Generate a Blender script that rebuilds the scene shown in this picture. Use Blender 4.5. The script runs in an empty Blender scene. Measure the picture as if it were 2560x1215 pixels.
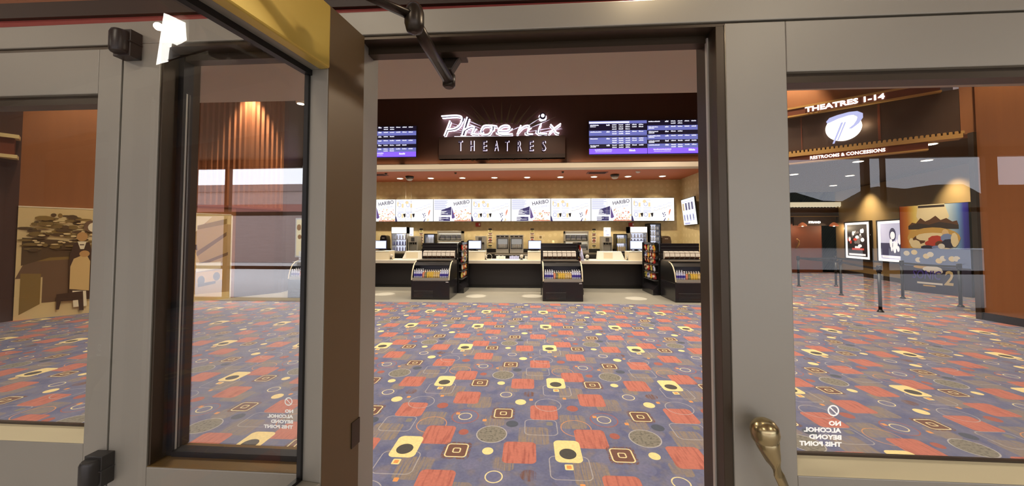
import bpy, bmesh, math, random
from mathutils import Vector, Matrix
random.seed(7)
C = bpy.context.scene.collection
SC = bpy.context.scene
PI = math.pi

# ------------------------------------------------------------------ camera, world, exposure
F_PX = 875.0; CAM_Z = 1.6
YAW = math.atan(45 / 875.0); PITCH = math.radians(2.0); SHIFT = -44.0
cam_d = bpy.data.cameras.new('camera'); cam = bpy.data.objects.new('camera', cam_d); C.objects.link(cam)
cam.location = (0, 0, CAM_Z); cam.rotation_euler = (PI / 2 + PITCH, 0, YAW)
cam_d.sensor_width = 36.0; cam_d.lens = F_PX / 2560 * 36.0; cam_d.shift_y = SHIFT / 2560
cam_d.clip_start = 0.02; cam_d.clip_end = 200
SC.camera = cam
world = bpy.data.worlds.new('world'); SC.world = world; world.use_nodes = True
bg = world.node_tree.nodes['Background']
bg.inputs[0].default_value = (0.86, 0.90, 1.0, 1); bg.inputs[1].default_value = 5.5
SC.view_settings.view_transform = 'Standard'; SC.view_settings.look = 'None'
SC.view_settings.gamma = 1.0; SC.view_settings.use_curve_mapping = False
SC.view_settings.exposure = 0.0
try:
    SC.cycles.max_bounces = 7; SC.cycles.diffuse_bounces = 3; SC.cycles.glossy_bounces = 3
    SC.cycles.transparent_max_bounces = 12; SC.cycles.caustics_reflective = False; SC.cycles.caustics_refractive = False
    SC.cycles.sample_clamp_indirect = 4.0; SC.cycles.use_denoising = True
except Exception: pass

def lamp(name, kind, loc, energy, color=(1, .82, .6), size=.3, target=None, spot=90, blend=.6, size_y=None):
    d = bpy.data.lights.new(name, kind); d.energy = energy; d.color = color
    if kind == 'AREA':
        d.size = size
        if size_y: d.shape = 'RECTANGLE'; d.size_y = size_y
    elif kind == 'SPOT':
        d.spot_size = math.radians(spot); d.spot_blend = blend; d.shadow_soft_size = size
    else: d.shadow_soft_size = size
    o = bpy.data.objects.new(name, d); C.objects.link(o); o.location = loc
    if target is not None:
        v = Vector(target) - Vector(loc); o.rotation_euler = v.to_track_quat('-Z', 'Y').to_euler()
    return o

WARM = (1.0, .80, .52); NEUT = (1.0, .90, .74)
# lobby ceiling: big recessed lamps at 6.4 m
for i, (x, y, e) in enumerate([(-5.5, 5.6, 150), (-1.9, 5.2, 150), (1.7, 5.2, 150), (5.4, 5.2, 150), (-4.0, 7.4, 110), (.6, 7.4, 110), (4.2, 7.4, 110)]):
    lamp('lobby_lamp', 'SPOT', (x, y, 6.4), e * 3.2, NEUT, .2, (x, y, 0), 122, .6)
for x in (-5.0, -2.2, .5, 3.0, 5.0): lamp('lobby_lamp', 'SPOT', (x, 9.35, 6.4), 420, (1, .86, .66), .15, (x, 9.35, 0), 100, .5)  # added row out of view, brightens the fascia, stands and tile floor
# soffit lamps just inside the doors
for x in (-8, -4.5, -1.5, 1.5, 4.5, 7.5):
    lamp('soffit_lamp', 'AREA', (x, 2.2, 2.97), 26, NEUT, .3, (x, 2.2, 0))
# concession strip lamps are placed with their downlight fixtures below
# added vestibule lamps out of view, to brighten the door frame faces
for x in (-5, -1.5, 2.0, 5.5):
    lamp('vestibule_fill_lamp', 'AREA', (x, -1.6, 3.55), 24, NEUT, .5, (x, -1.6, 0))
lamp('door_lamp', 'POINT', (.285, .825, 2.285), 3.6, WARM, .012)
lamp('door_lamp', 'SPOT', (-1.2, -.5, 3.3), 9, NEUT, .08, (-1.1, .85, 1.3), 70, 1.0)
# daylight entering through the glazed outer wall of the vestibule (size of the panes)
p_ = lamp('window_portal', 'AREA', (1.8, -6.5, 1.7), 1, (1, 1, 1), 19.2, (1.8, 5, 1.7), size_y=3.3); p_.data.cycles.is_portal = True

# ------------------------------------------------------------------ survey helpers: photo ray -> real point at a measured depth
def ray(px, py):
    r = (px - 1280.0) / F_PX; u = -(py - (607.5 + SHIFT)) / F_PX
    fy = math.cos(PITCH) - u * math.sin(PITCH); uz = math.sin(PITCH) + u * math.cos(PITCH)
    return (r * math.cos(YAW) - fy * math.sin(YAW), r * math.sin(YAW) + fy * math.cos(YAW), uz)
def W(px, py, Y):
    d = ray(px, py); t = Y / d[1]; return (d[0] * t, Y, CAM_Z + d[2] * t)
def WX(px, Y): return W(px, 600, Y)[0]
def WZ(py, Y, px=1320): return W(px, py, Y)[2]

# ------------------------------------------------------------------ materials
def lin(c):
    return tuple(((v / 255) / 12.92 if v / 255 <= .04045 else ((v / 255 + .055) / 1.055) ** 2.4) for v in c)
MATS = {}
def mat(name, rgb, rough=.5, metal=0., emit=0., noise=0., scale=8., stretch=(1, 1, 1), bump=0., spec=.5):
    if name in MATS: return MATS[name]
    m = bpy.data.materials.new(name); m.use_nodes = True; nt = m.node_tree; b = nt.nodes['Principled BSDF']
    c = (*lin(rgb), 1)
    b.inputs['Base Color'].default_value = c; b.inputs['Roughness'].default_value = rough; b.inputs['Metallic'].default_value = metal
    b.inputs['Specular IOR Level'].default_value = spec
    if emit:
        b.inputs['Emission Color'].default_value = c; b.inputs['Emission Strength'].default_value = emit
    if noise or bump:
        tc = nt.nodes.new('ShaderNodeTexCoord'); mp = nt.nodes.new('ShaderNodeMapping'); mp.inputs['Scale'].default_value = stretch
        n = nt.nodes.new('ShaderNodeTexNoise'); n.inputs['Scale'].default_value = scale; n.inputs['Detail'].default_value = 4
        nt.links.new(tc.outputs['Object'], mp.inputs[0]); nt.links.new(mp.outputs[0], n.inputs['Vector'])
        if noise:
            mx = nt.nodes.new('ShaderNodeMix'); mx.data_type = 'RGBA'
            mx.inputs[6].default_value = tuple(v * (1 - noise) for v in c[:3]) + (1,)
            mx.inputs[7].default_value = tuple(min(1, v * (1 + noise)) for v in c[:3]) + (1,)
            nt.links.new(n.outputs[0], mx.inputs[0]); nt.links.new(mx.outputs[2], b.inputs['Base Color'])
        if bump:
            bp = nt.nodes.new('ShaderNodeBump'); bp.inputs['Strength'].default_value = bump; bp.inputs['Distance'].default_value = .01
            nt.links.new(n.outputs[0], bp.inputs['Height']); nt.links.new(bp.outputs[0], b.inputs['Normal'])
    MATS[name] = m; return m
def glass(name, refl, tint=(255, 255, 255)):
    m = bpy.data.materials.new(name); m.use_nodes = True; nt = m.node_tree; nt.nodes.clear()
    o = nt.nodes.new('ShaderNodeOutputMaterial'); mx = nt.nodes.new('ShaderNodeMixShader')
    t = nt.nodes.new('ShaderNodeBsdfTransparent'); g = nt.nodes.new('ShaderNodeBsdfGlossy'); g.inputs['Roughness'].default_value = 0
    t.inputs[0].default_value = (*lin(tint), 1)
    fr = nt.nodes.new('ShaderNodeLayerWeight'); fr.inputs[0].default_value = .5
    pw = nt.nodes.new('ShaderNodeMath'); pw.operation = 'POWER'; pw.inputs[1].default_value = 4
    mr = nt.nodes.new('ShaderNodeMapRange'); mr.inputs['To Min'].default_value = refl; mr.inputs['To Max'].default_value = min(1, refl + .55)
    nt.links.new(fr.outputs['Facing'], pw.inputs[0]); nt.links.new(pw.outputs[0], mr.inputs['Value'])
    nt.links.new(mr.outputs[0], mx.inputs[0]); nt.links.new(t.outputs[0], mx.inputs[1]); nt.links.new(g.outputs[0], mx.inputs[2])
    nt.links.new(mx.outputs[0], o.inputs[0]); MATS[name] = m; return m

M_FRAME = mat('champagne_aluminium', (154, 148, 136), .42, .25, noise=.06, scale=3)
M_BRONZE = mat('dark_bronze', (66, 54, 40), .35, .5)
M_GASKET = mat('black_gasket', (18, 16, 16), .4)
M_GOLD = mat('brass_cover', (206, 176, 84), .35, .3)
M_ARM = mat('oiled_bronze', (58, 50, 42), .32, .6)
M_HANDLE = mat('satin_brass', (176, 158, 118), .25, .9)
M_BLACK = mat('black_laminate', (22, 21, 22), .32)
M_BLACKG = mat('black_gloss', (30, 28, 32), .18)
M_DKGREY = mat('dark_grey', (70, 68, 70), .5)
M_STEEL = mat('brushed_steel', (196, 192, 182), .32, .35)
M_WHITE = mat('white_plastic', (235, 232, 226), .45)
M_CREAM = mat('cream_laminate', (226, 214, 186), .5)
M_PAPER = mat('paper', (245, 242, 232), .7)
M_RED = mat('red_plastic', (170, 44, 34), .4)
M_TEXT = mat('lit_white_letters', (255, 250, 240), .5, emit=2.2)
M_SIGNWHITE = mat('sign_white_glow', (250, 244, 255), .5, emit=1.6)
M_DECAL = mat('glowing_vinyl', (225, 222, 214), .6, emit=.65)  # glow added so the vinyl notice stays bright; it is no lamp
G_SIDE = glass('sidelight_glass', .24)
G_DOOR = glass('door_glass', .045)
G_CASE = glass('case_glass', .03)

# ------------------------------------------------------------------ mesh helpers
class MB:
    def __init__(s): s.v = []; s.f = []; s.m = []; s.sm = []
    def face(s, pts, m=0, smooth=False):
        i = len(s.v); s.v += [tuple(p) for p in pts]; s.f.append(tuple(range(i, i + len(pts)))); s.m.append(m); s.sm.append(smooth)
        return s
    def box(s, x0, x1, y0, y1, z0, z1, m=0):
        if x0 > x1: x0, x1 = x1, x0
        if y0 > y1: y0, y1 = y1, y0
        if z0 > z1: z0, z1 = z1, z0
        i = len(s.v)
        s.v += [(x0, y0, z0), (x1, y0, z0), (x1, y1, z0), (x0, y1, z0), (x0, y0, z1), (x1, y0, z1), (x1, y1, z1), (x0, y1, z1)]
        for q in ((0, 3, 2, 1), (4, 5, 6, 7), (0, 1, 5, 4), (1, 2, 6, 5), (2, 3, 7, 6), (3, 0, 4, 7)):
            s.f.append(tuple(i + k for k in q)); s.m.append(m); s.sm.append(False)
        return s
    def prism(s, pts, axis, a0, a1, m=0):
        # pts: 2D outline; axis 'x': (y,z) outline extruded along x, 'y': (x,z), 'z': (x,y)
        def P(p, a):
            return (a, p[0], p[1]) if axis == 'x' else (p[0], a, p[1]) if axis == 'y' else (p[0], p[1], a)
        i = len(s.v); n = len(pts)
        s.v += [P(p, a0) for p in pts] + [P(p, a1) for p in pts]
        s.f += [tuple(i + k for k in range(n)), tuple(i + n + k for k in reversed(range(n)))]; s.m += [m, m]; s.sm += [False, False]
        for k in range(n):
            s.f.append((i + k, i + n + k, i + n + (k + 1) % n, i + (k + 1) % n)); s.m.append(m); s.sm.append(False)
        return s
    def tube(s, pts, r, n=10, m=0, cap=True, flat=1.0):
        pts = [Vector(p) for p in pts]; i0 = len(s.v); N = len(pts)
        rr = r if isinstance(r, (list, tuple)) else [r] * N
        for k, p in enumerate(pts):
            t = (pts[min(k + 1, N - 1)] - pts[max(k - 1, 0)]).normalized()
            up = Vector((0, 0, 1)) if abs(t.z) < .95 else Vector((0, 1, 0))
            a = t.cross(up).normalized(); b = a.cross(t).normalized()
            for j in range(n):
                th = 2 * PI * j / n; s.v.append(tuple(p + a * math.cos(th) * rr[k] + b * math.sin(th) * rr[k] * flat))
        for k in range(N - 1):
            for j in range(n):
                s.f.append((i0 + k * n + j, i0 + k * n + (j + 1) % n, i0 + (k + 1) * n + (j + 1) % n, i0 + (k + 1) * n + j)); s.m.append(m); s.sm.append(True)
        if cap:
            s.f.append(tuple(i0 + j for j in reversed(range(n)))); s.f.append(tuple(i0 + (N - 1) * n + j for j in range(n))); s.m += [m, m]; s.sm += [False, False]
        return s
    def lathe(s, prof, cx=0, cy=0, cz=0, n=14, ms=None):
        i0 = len(s.v)
        for r, z in prof:
            for j in range(n): th = 2 * PI * j / n; s.v.append((cx + r * math.cos(th), cy + r * math.sin(th), cz + z))
        for k in range(len(prof) - 1):
            for j in range(n):
                s.f.append((i0 + k * n + j, i0 + k * n + (j + 1) % n, i0 + (k + 1) * n + (j + 1) % n, i0 + (k + 1) * n + j)); s.m.append(ms[k] if ms else 0); s.sm.append(True)
        s.f.append(tuple(i0 + j for j in reversed(range(n)))); s.m.append(ms[0] if ms else 0); s.sm.append(False)
        s.f.append(tuple(i0 + (len(prof) - 1) * n + j for j in range(n))); s.m.append(ms[-1] if ms else 0); s.sm.append(False)
        return s
    def disc(s, c, rx, rz, n=20, m=0, plane='y', th=0.0):
        pts = []
        for j in range(n):
            a = 2 * PI * j / n
            if plane == 'y': pts.append((c[0] + rx * math.cos(a), c[1], c[2] + rz * math.sin(a)))
            elif plane == 'x': pts.append((c[0], c[1] + rx * math.cos(a), c[2] + rz * math.sin(a)))
            else: pts.append((c[0] + rx * math.cos(a), c[1] + rz * math.sin(a), c[2]))
        return s.face(pts, m)
    def xf(s, M): s.v = [tuple(M @ Vector(v)) for v in s.v]; return s
    def mesh(s, name, mats):
        me = bpy.data.meshes.new(name); me.from_pydata(s.v, [], s.f)
        for m in (mats if isinstance(mats, (list, tuple)) else [mats]): me.materials.append(m)
        for p, mi, sm in zip(me.polygons, s.m, s.sm): p.material_index = mi; p.use_smooth = sm
        me.update(); return me
def obj(name, mb, mats, parent=None, bevel=0., label=None):
    me = mb.mesh(name, mats) if isinstance(mb, MB) else mb
    if not isinstance(mb, MB) and mats is not None:
        me.materials.clear(); me.materials.append(mats)
    o = bpy.data.objects.new(name, me); C.objects.link(o)
    if parent: o.parent = parent
    if bevel:
        b = o.modifiers.new('bevel', 'BEVEL'); b.width = bevel; b.segments = 2; b.limit_method = 'ANGLE'; b.angle_limit = math.radians(40)
    if label: o['label'] = label
    return o
def tag(o, label=None, cat=None, group=None, kind=None):
    if label: o['label'] = label
    if cat: o['category'] = cat
    if group: o['group'] = group
    if kind: o['kind'] = kind
    return o
def thing(name, label, cat, loc=(0, 0, 0), rotz=0, group=None, kind=None):
    o = bpy.data.objects.new(name, None); C.objects.link(o); o.location = loc; o.rotation_euler = (0, 0, rotz); o.empty_display_size = .1
    return tag(o, label, cat, group, kind)
def struct(name, mb, m, parent=None, bevel=0, label=None):
    o = obj(name, mb, m, parent, bevel)
    if not parent: o['kind'] = 'structure'
    if label: o['label'] = label
    return o
def dup(root, loc, rotz=None, label=None, group=None):
    r = root.copy(); C.objects.link(r); r.location = loc
    if rotz is not None: r.rotation_euler = (0, 0, rotz)
    if label: r['label'] = label
    if group: r['group'] = group
    for ch in list(root.children):
        c = ch.copy(); C.objects.link(c); c.parent = r
        for g in ch.children:
            d = g.copy(); C.objects.link(d); d.parent = c
    return r
def text_mesh(body, size, extrude=.002, shear=0, offset=0, align='CENTER', spacing=1.0, word=1.0, line=1.0, res=2):
    cu = bpy.data.curves.new('lettering', 'FONT'); cu.body = body; cu.size = size; cu.extrude = extrude; cu.shear = shear
    cu.offset = offset; cu.align_x = align; cu.align_y = 'CENTER'; cu.space_character = spacing; cu.space_word = word; cu.space_line = line; cu.resolution_u = res
    t = bpy.data.objects.new('tmp', cu); C.objects.link(t)
    dg = bpy.context.evaluated_depsgraph_get(); me = bpy.data.meshes.new_from_object(t.evaluated_get(dg))
    bpy.data.objects.remove(t); bpy.data.curves.remove(cu); me.name = 'lettering'; return me
def text(name, body, m, parent, loc, size, rot=(PI / 2, 0, 0), fit=None, scale=(1, 1, 1), **k):
    me = text_mesh(body, size, **k)
    if fit:   # (width, height) of the whole text block
        xs = [v.co.x for v in me.vertices]; ys = [v.co.y for v in me.vertices]
        w = max(xs) - min(xs); h = max(ys) - min(ys); cx = (max(xs) + min(xs)) / 2; cy = (max(ys) + min(ys)) / 2
        for v in me.vertices: v.co.x = (v.co.x - cx) * fit[0] / w; v.co.y = (v.co.y - cy) * fit[1] / h
    o = obj(name, me, m, parent); o.location = loc; o.rotation_euler = rot; o.scale = scale
    return o
ORD = ['first', 'second', 'third', 'fourth', 'fifth', 'sixth', 'seventh', 'eighth', 'ninth', 'tenth', 'eleventh', 'twelfth', 'thirteenth', 'fourteenth', 'fifteenth']
def R(x0, x1, y0, y1): return (x0, x1, y0, y1)

# ------------------------------------------------------------------ carpet material (4 ft repeat, all shapes in nodes)
def carpet_material():
    m = bpy.data.materials.new('patterned_carpet'); m.use_nodes = True; nt = m.node_tree; N = nt.nodes; L = nt.links
    b = N['Principled BSDF']; b.inputs['Roughness'].default_value = .85; b.inputs['Specular IOR Level'].default_value = .25
    b.inputs['Sheen Weight'].default_value = .2
    tc = N.new('ShaderNodeTexCoord')
    def vm(op, a, v=None):
        n = N.new('ShaderNodeVectorMath'); n.operation = op; L.new(a, n.inputs[0])
        if v is not None: n.inputs[1].default_value = v
        return n.outputs['Value'] if op == 'LENGTH' else n.outputs[0]
    def mm(op, a, c, d=None):
        n = N.new('ShaderNodeMath'); n.operation = op
        if hasattr(a, 'default_value') or hasattr(a, 'links'): L.new(a, n.inputs[0])
        else: n.inputs[0].default_value = a
        if hasattr(c, 'links'): L.new(c, n.inputs[1])
        else: n.inputs[1].default_value = c
        if d is not None: n.inputs[2].default_value = d
        return n.outputs[0]
    T = 1.228
    p0 = vm('SUBTRACT', tc.outputs['Object'], (.277, 2.70, 0)); P = vm('MULTIPLY', p0, (1 / T, 1 / T, 0))
    def noise(scale, st=(1, 1, 1), det=2):
        mp = vm('MULTIPLY', P, st); n = N.new('ShaderNodeTexNoise'); n.inputs['Scale'].default_value = scale; n.inputs['Detail'].default_value = det
        L.new(mp, n.inputs['Vector']); return n.outputs[0]
    big = noise(7, det=4); fine = noise(60, det=3); streak = noise(60, (1, .09, 1), 2); streak2 = noise(130, (1, .05, 1), 2)
    cols = {k: (*lin(v), 1) for k, v in dict(blue=(84, 88, 122), blue2=(108, 108, 130), tan=(134, 118, 102), red=(178, 104, 88), red2=(154, 84, 72), yel=(226, 202, 140), dark=(66, 62, 58),
            khaki=(122, 116, 104), line=(166, 160, 158), orange=(212, 140, 76), brown=(104, 68, 56), cream=(214, 200, 150), teal=(68, 74, 88), haze=(112, 110, 138)).items()}
    def mix(base, mask, col):
        n = N.new('ShaderNodeMix'); n.data_type = 'RGBA'; L.new(mask, n.inputs[0]); L.new(base, n.inputs[6])
        if isinstance(col, str): n.inputs[7].default_value = cols[col]
        else: L.new(col, n.inputs[7])
        return n.outputs[2]
    def mixc(a, c, f):
        n = N.new('ShaderNodeMix'); n.data_type = 'RGBA'; L.new(f, n.inputs[0]); n.inputs[6].default_value = cols[a]; n.inputs[7].default_value = cols[c]; return n.outputs[2]
    def ramp(v, lo, hi):
        n = N.new('ShaderNodeMapRange'); L.new(v, n.inputs['Value']); n.inputs['From Min'].default_value = lo; n.inputs['From Max'].default_value = hi; return n.outputs[0]
    def wrap(u, v): return vm('SUBTRACT', vm('FRACTION', vm('ADD', P, (.5 - u, .5 - v, 0))), (.5, .5, 0))
    def ell(u, v, rx, ry): return vm('LENGTH', vm('MULTIPLY', wrap(u, v), (1 / rx, 1 / ry, 0)))
    def rr(u, v, hx, hy, r):
        q = vm('ABSOLUTE', wrap(u, v)); q = vm('MAXIMUM', vm('SUBTRACT', q, (hx - r, hy - r, 0)), (0, 0, -1))
        return vm('LENGTH', vm('MULTIPLY', q, (1, 1, 0)))
    def lt(a, c): return mm('LESS_THAN', a, c)
    def ring(d, c, w): return mm('LESS_THAN', mm('ABSOLUTE', mm('SUBTRACT', d, c), 0), w)
    col = mixc('blue', 'blue2', ramp(big, .35, .68))
    col = mix(col, mm('MULTIPLY', ramp(noise(11, det=3), .52, .7), .45), 'tan')
    for u, v, h in ((.796, .16, .1), (.074, .345, .092), (.375, .606, .092), (.115, .80, .1), (.52, .33, .07), (.62, .86, .06)):
        col = mix(col, mm('MULTIPLY', lt(rr(u, v, h, h, .03), .03), ramp(streak2, .30, .60)), 'tan')
    for u, v, rx in ((.574, .749, .075), (.20, .93, .05), (.95, .73, .045), (.43, .85, .05), (.16, .62, .04), (.62, .2, .03)):
        col = mix(col, mm('MULTIPLY', lt(ell(u, v, rx, rx), 1), .45), 'haze')
    col = mix(col, mm('MULTIPLY', lt(ell(.765, .768, .048, .048), 1), ramp(streak, .35, .6)), 'brown')
    # thin outlines below the red blocks
    col = mix(col, mm('MULTIPLY', ring(rr(.0, .845, .118, .105, .04), .037, .003), .8), 'line')
    col = mix(col, mm('MULTIPLY', ring(rr(.847, .262, .113, .1, .04), .037, .0035), .7), 'line')
    col = mix(col, mm('MULTIPLY', ring(ell(.086, .262, .105, .105), .97, .03), .75), 'orange')
    redc = mixc('red2', 'red', ramp(streak, .34, .5))
    for u, v in ((.166, .14), (.708, .975), (.875, .468), (.262, .683)):
        col = mix(col, lt(rr(u, v, .101, .107, .032), .032), redc)
    col = mix(col, mm('MULTIPLY', ring(ell(.912, .587, .103, .103), .965, .03), .85), 'line')
    # concentric squares
    for u, v in ((.323, .975), (.575, .44)):
        col = mix(col, mm('MULTIPLY', lt(rr(u, v, .085, .085, .03), .03), ramp(fine, .4, .56)), 'brown')
        col = mix(col, lt(rr(u, v, .067, .067, .022), .022), 'brown')
        col = mix(col, ring(rr(u, v, .067, .067, .024), .021, .0045), 'cream')
        col = mix(col, ring(rr(u, v, .024, .024, .012), .0095, .0042), 'cream')
    col = mix(col, lt(rr(.909, .309, .022, .024, .012), .012), 'khaki')
    # discs and rings
    col = mix(col, lt(ell(.518, .163, .102, .102), 1), mixc('dark', 'khaki', ramp(fine, .25, .5)))
    col = mix(col, ring(ell(.518, .163, .102, .102), .97, .035), 'line')
    col = mix(col, mm('MULTIPLY', lt(ell(.30, .382, .098, .098), 1), .4), 'haze')
    col = mix(col, ring(ell(.30, .382, .098, .098), .97, .035), 'red2')
    col = mix(col, ring(ell(.30, .382, .05, .05), .93, .075), 'cream')
    col = mix(col, ring(ell(.574, .749, .05, .05), .93, .075), 'cream')
    for u, v, r in ((.514, .977, .034), (.698, .624, .043)): col = mix(col, lt(ell(u, v, r, r * 1.06), 1), 'yel')
    for u, v, r in ((.094, .537, .043), (.327, .177, .033)): col = mix(col, lt(ell(u, v, r, r * 1.05), 1), 'red2')
    col = mix(col, lt(ell(.647, .296, .043, .043), 1), 'teal')
    # yellow window with the dark pupil, and its little square
    col = mix(col, lt(rr(.002, .0, .081, .111, .035), .035), 'yel')
    col = mix(col, lt(ell(.0, .973, .051, .052), 1), 'dark')
    col = mix(col, lt(rr(.994, .849, .024, .025, .008), .008), 'yel')
    col = mix(col, lt(rr(.994, .849, .014, .015, .006), .006), 'orange')
    for u, v in ((.448, .335), (.781, .667), (.24, .42), (.05, .7)): col = mix(col, lt(rr(u, v, .014, .016, .005), .005), 'orange')
    # pile mottling
    hs = N.new('ShaderNodeMix'); hs.data_type = 'RGBA'; hs.blend_type = 'MULTIPLY'; hs.inputs[0].default_value = 1
    g = N.new('ShaderNodeCombineColor'); gv = mm('MULTIPLY_ADD', fine, .5, .76)
    for i in range(3): L.new(gv, g.inputs[i])
    L.new(col, hs.inputs[6]); L.new(g.outputs[0], hs.inputs[7]); L.new(hs.outputs[2], b.inputs['Base Color'])
    return m

# ================================================================== THE SETTING
SOF = 3.0
floor = struct('floor', MB().box(-14, 18, .9, 8.62, -.1, 0), carpet_material(), label='blue carpet with red, yellow and brown squares and circles')
floor_b = struct('floor_corridor', MB().box(5.9, 18, 8.62, 20, -.1, 0), floor.data.materials[0]); floor_b.name = 'floor_right'
struct('floor_tile', MB().box(-9.5, 5.9, 8.62, 13.7, -.1, .0), mat('grey_tile', (158, 153, 142), .3, noise=.08, scale=2.2)).name = 'floor_back'
struct('floor_left', MB().box(-14, -9.5, 8.62, 11, -.1, 0), floor.data.materials[0])
struct('floor_front', MB().box(-14, 18, -7, .9, -.1, 0), mat('vestibule_stone', (212, 206, 198), .6, noise=.1))

M_BROWNWALL = mat('dark_brown_wall', (66, 38, 25), .6, noise=.12, scale=5, stretch=(1, 1, .1))
M_REDWALL = mat('terracotta_wall', (146, 92, 52), .65, noise=.12, scale=9, stretch=(1, 1, .05))
M_OLIVE = mat('olive_wall', (150, 124, 80), .8, noise=.06, scale=3)
M_SOFFITP = mat('soffit_plaster', (198, 194, 176), .9)

struct('ceiling', MB().box(-14, 18, .9, 3.42, SOF, SOF + .12), M_SOFFITP, label='low plaster soffit inside the doors')
struct('ceiling_back', MB().box(-14, 18, 3.42, 13.8, 6.6, 6.7), mat('high_ceiling', (120, 100, 88), .9))
struct('ceiling_edge', MB().box(-14, 18, 3.36, 3.42, SOF + .12, 6.6), M_SOFFITP).name = 'trim_1'

# concession front wall (bulkhead) and recess
CY = 11.2; BK = 13.58; ZS = 3.815; XR = 5.72; XL = -7.5
struct('wall_back', MB().box(XL - .3, XR + .6, CY, CY + .25, 3.97, 6.6), M_BROWNWALL, label='dark brown wall above the concession counter')
struct('trim_2', MB().box(XL, XR + .3, CY - .12, CY + .25, ZS - .004, 3.965), mat('cream_fascia', (226, 214, 194), .5), bevel=.004, label='cream fascia band over the concession opening')
struct('ceiling_concession', MB().box(XL, XR, CY + .13, BK, ZS, ZS + .1), mat('orange_soffit', (176, 98, 60), .7), label='rust orange ceiling over the concession counter').name = 'ceiling_front'
def wallpaper():
    m = mat('tan_dotted_wallpaper', (196, 160, 98), .7); nt = m.node_tree; b = nt.nodes['Principled BSDF']
    tc = nt.nodes.new('ShaderNodeTexCoord'); mp = nt.nodes.new('ShaderNodeMapping'); mp.inputs['Scale'].default_value = (4.2, 4.2, 4.2)
    v = nt.nodes.new('ShaderNodeTexVoronoi'); v.inputs['Randomness'].default_value = .25; v.inputs['Scale'].default_value = 1
    r = nt.nodes.new('ShaderNodeMapRange'); r.inputs['From Min'].default_value = .26; r.inputs['From Max'].default_value = .31
    mx = nt.nodes.new('ShaderNodeMix'); mx.data_type = 'RGBA'; mx.inputs[6].default_value = (*lin((218, 198, 152)), 1); mx.inputs[7].default_value = (*lin((210, 188, 140)), 1)
    nt.links.new(tc.outputs['Object'], mp.inputs[0]); nt.links.new(mp.outputs[0], v.inputs['Vector']); nt.links.new(v.outputs[0], r.inputs['Value'])
    nt.links.new(r.outputs[0], mx.inputs[0]); nt.links.new(mx.outputs[2], b.inputs['Base Color']); return m
M_WP = wallpaper()
struct('wall_concession_back', MB().box(XL, XR, BK, BK + .15, 0, ZS), M_WP, label='tan dotted wall behind the menu boards').name = 'wall_far'
struct('wall_concession_right', MB().box(XR, XR + .2, CY - .12, BK, 0, ZS), M_WP).name = 'wall_inner_right'
struct('wall_concession_left', MB().box(XL - .2, XL, CY - .12, BK, 0, ZS), M_WP).name = 'wall_inner_left'
struct('trim_3', MB().box(XR - .0, XR + .6, CY - .13, CY + .1, 0, 6.5), mat('tan_pier', (190, 140, 92), .6))

# left angled wall with the mural
def wall_between(name, a, b, z0, z1, m, th=.15, label=None, kind='structure'):
    a = Vector((a[0], a[1], 0)); b = Vector((b[0], b[1], 0)); L_ = (b - a).length
    o = obj(name, MB().box(0, L_, 0, th, z0, z1), m); o.location = a; o.rotation_euler = (0, 0, math.atan2(b.y - a.y, b.x - a.x))
    o['kind'] = kind
    if label: o['label'] = label
    return o
MA = (-9.95, 6.3); MBp = (-7.95, 9.0); MC = (-7.27, 9.92)
wall_between('wall_left_far', (-7.92, 9.04), MC, 0, 2.39, M_BROWNWALL, th=-.02).name = 'wall_left_low'  # dark facing added so the sidelight reflection dominates over this wall
wall_between('wall_left', MA, MC, 0, 6.6, M_REDWALL, label='terracotta wall above the sepia mural')
wall_between('wall_left_return', MC, (XL - .02, CY + .1), 0, 6.6, M_BROWNWALL).name = 'wall_left_inner'
wall_between('wall_left_front', (-10.15, 3.0), (-9.95, 6.3), 0, 6.6, M_BROWNWALL).name = 'wall_left_outer'
# right side: angled header wall, red wall, corridor walls
H1 = (6.5, 9.25); H2 = (8.78, 7.58); hd = Vector((H2[0] - H1[0], H2[1] - H1[1])).normalized()
H0 = (H1[0] - hd.x * .75, H1[1] - hd.y * .75)
wall_between('wall_right', (8.86, 7.35), (8.86, .9), 0, 6.6, M_REDWALL, label='terracotta wall on the right of the lobby')
struct('baseboard_right', MB().box(8.82, 8.86, .95, 7.36, 0, .14), M_BLACK)
struct('trim_4', MB().box(8.8, 8.9, 7.35, 7.44, 0, 3.7), M_BRONZE, label='bronze corner strip on the terracotta wall')
wall_between('wall_right_upper', H0, (9.0, 7.42), 4.88, 6.6, M_REDWALL)
ex = (H1[0] + hd.x * 2.865, H1[1] + hd.y * 2.865)
wall_between('wall_right_end', ex, (8.99, 7.41), 3.7, 4.9, M_REDWALL, th=.45)
wall_between('wall_h', (5.95, CY + .1), H0, 0, 6.6, M_REDWALL).name = 'wall_right_inner'
W1 = (14.1, 16.9); W2 = (12.2, 10.0)
wall_between('wall_corridor', W1, (11.4, 7.0), 0, 3.7, M_OLIVE, th=.15, label='olive corridor wall with lit posters').name = 'wall_corridor_right'
wall_between('b', W1, (11.4, 7.0), 0, .16, mat('dark_baseboard', (52, 44, 38), .5), th=-.02).name = 'baseboard_corridor'
struct('wall_corridor_end', MB().box(5.9, 14.2, 17.0, 17.15, 0, 3.71), M_OLIVE)
hnx, hny = -hd.y * .53, hd.x * .53
struct('ceiling_right', MB().prism([(H0[0] + hnx, H0[1] + hny), (9.3, 7.75), (9.3, 1.0), (15, 1.0), (15, 17.1), (5.9, 17.1), (5.9, 10.5)], 'z', 3.72, 3.8), mat('corridor_ceiling', (84, 66, 50), .9))
struct('wall_corridor_left', MB().box(5.9, 6.0, 11.3, 17, 0, 3.75), M_OLIVE)

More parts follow.
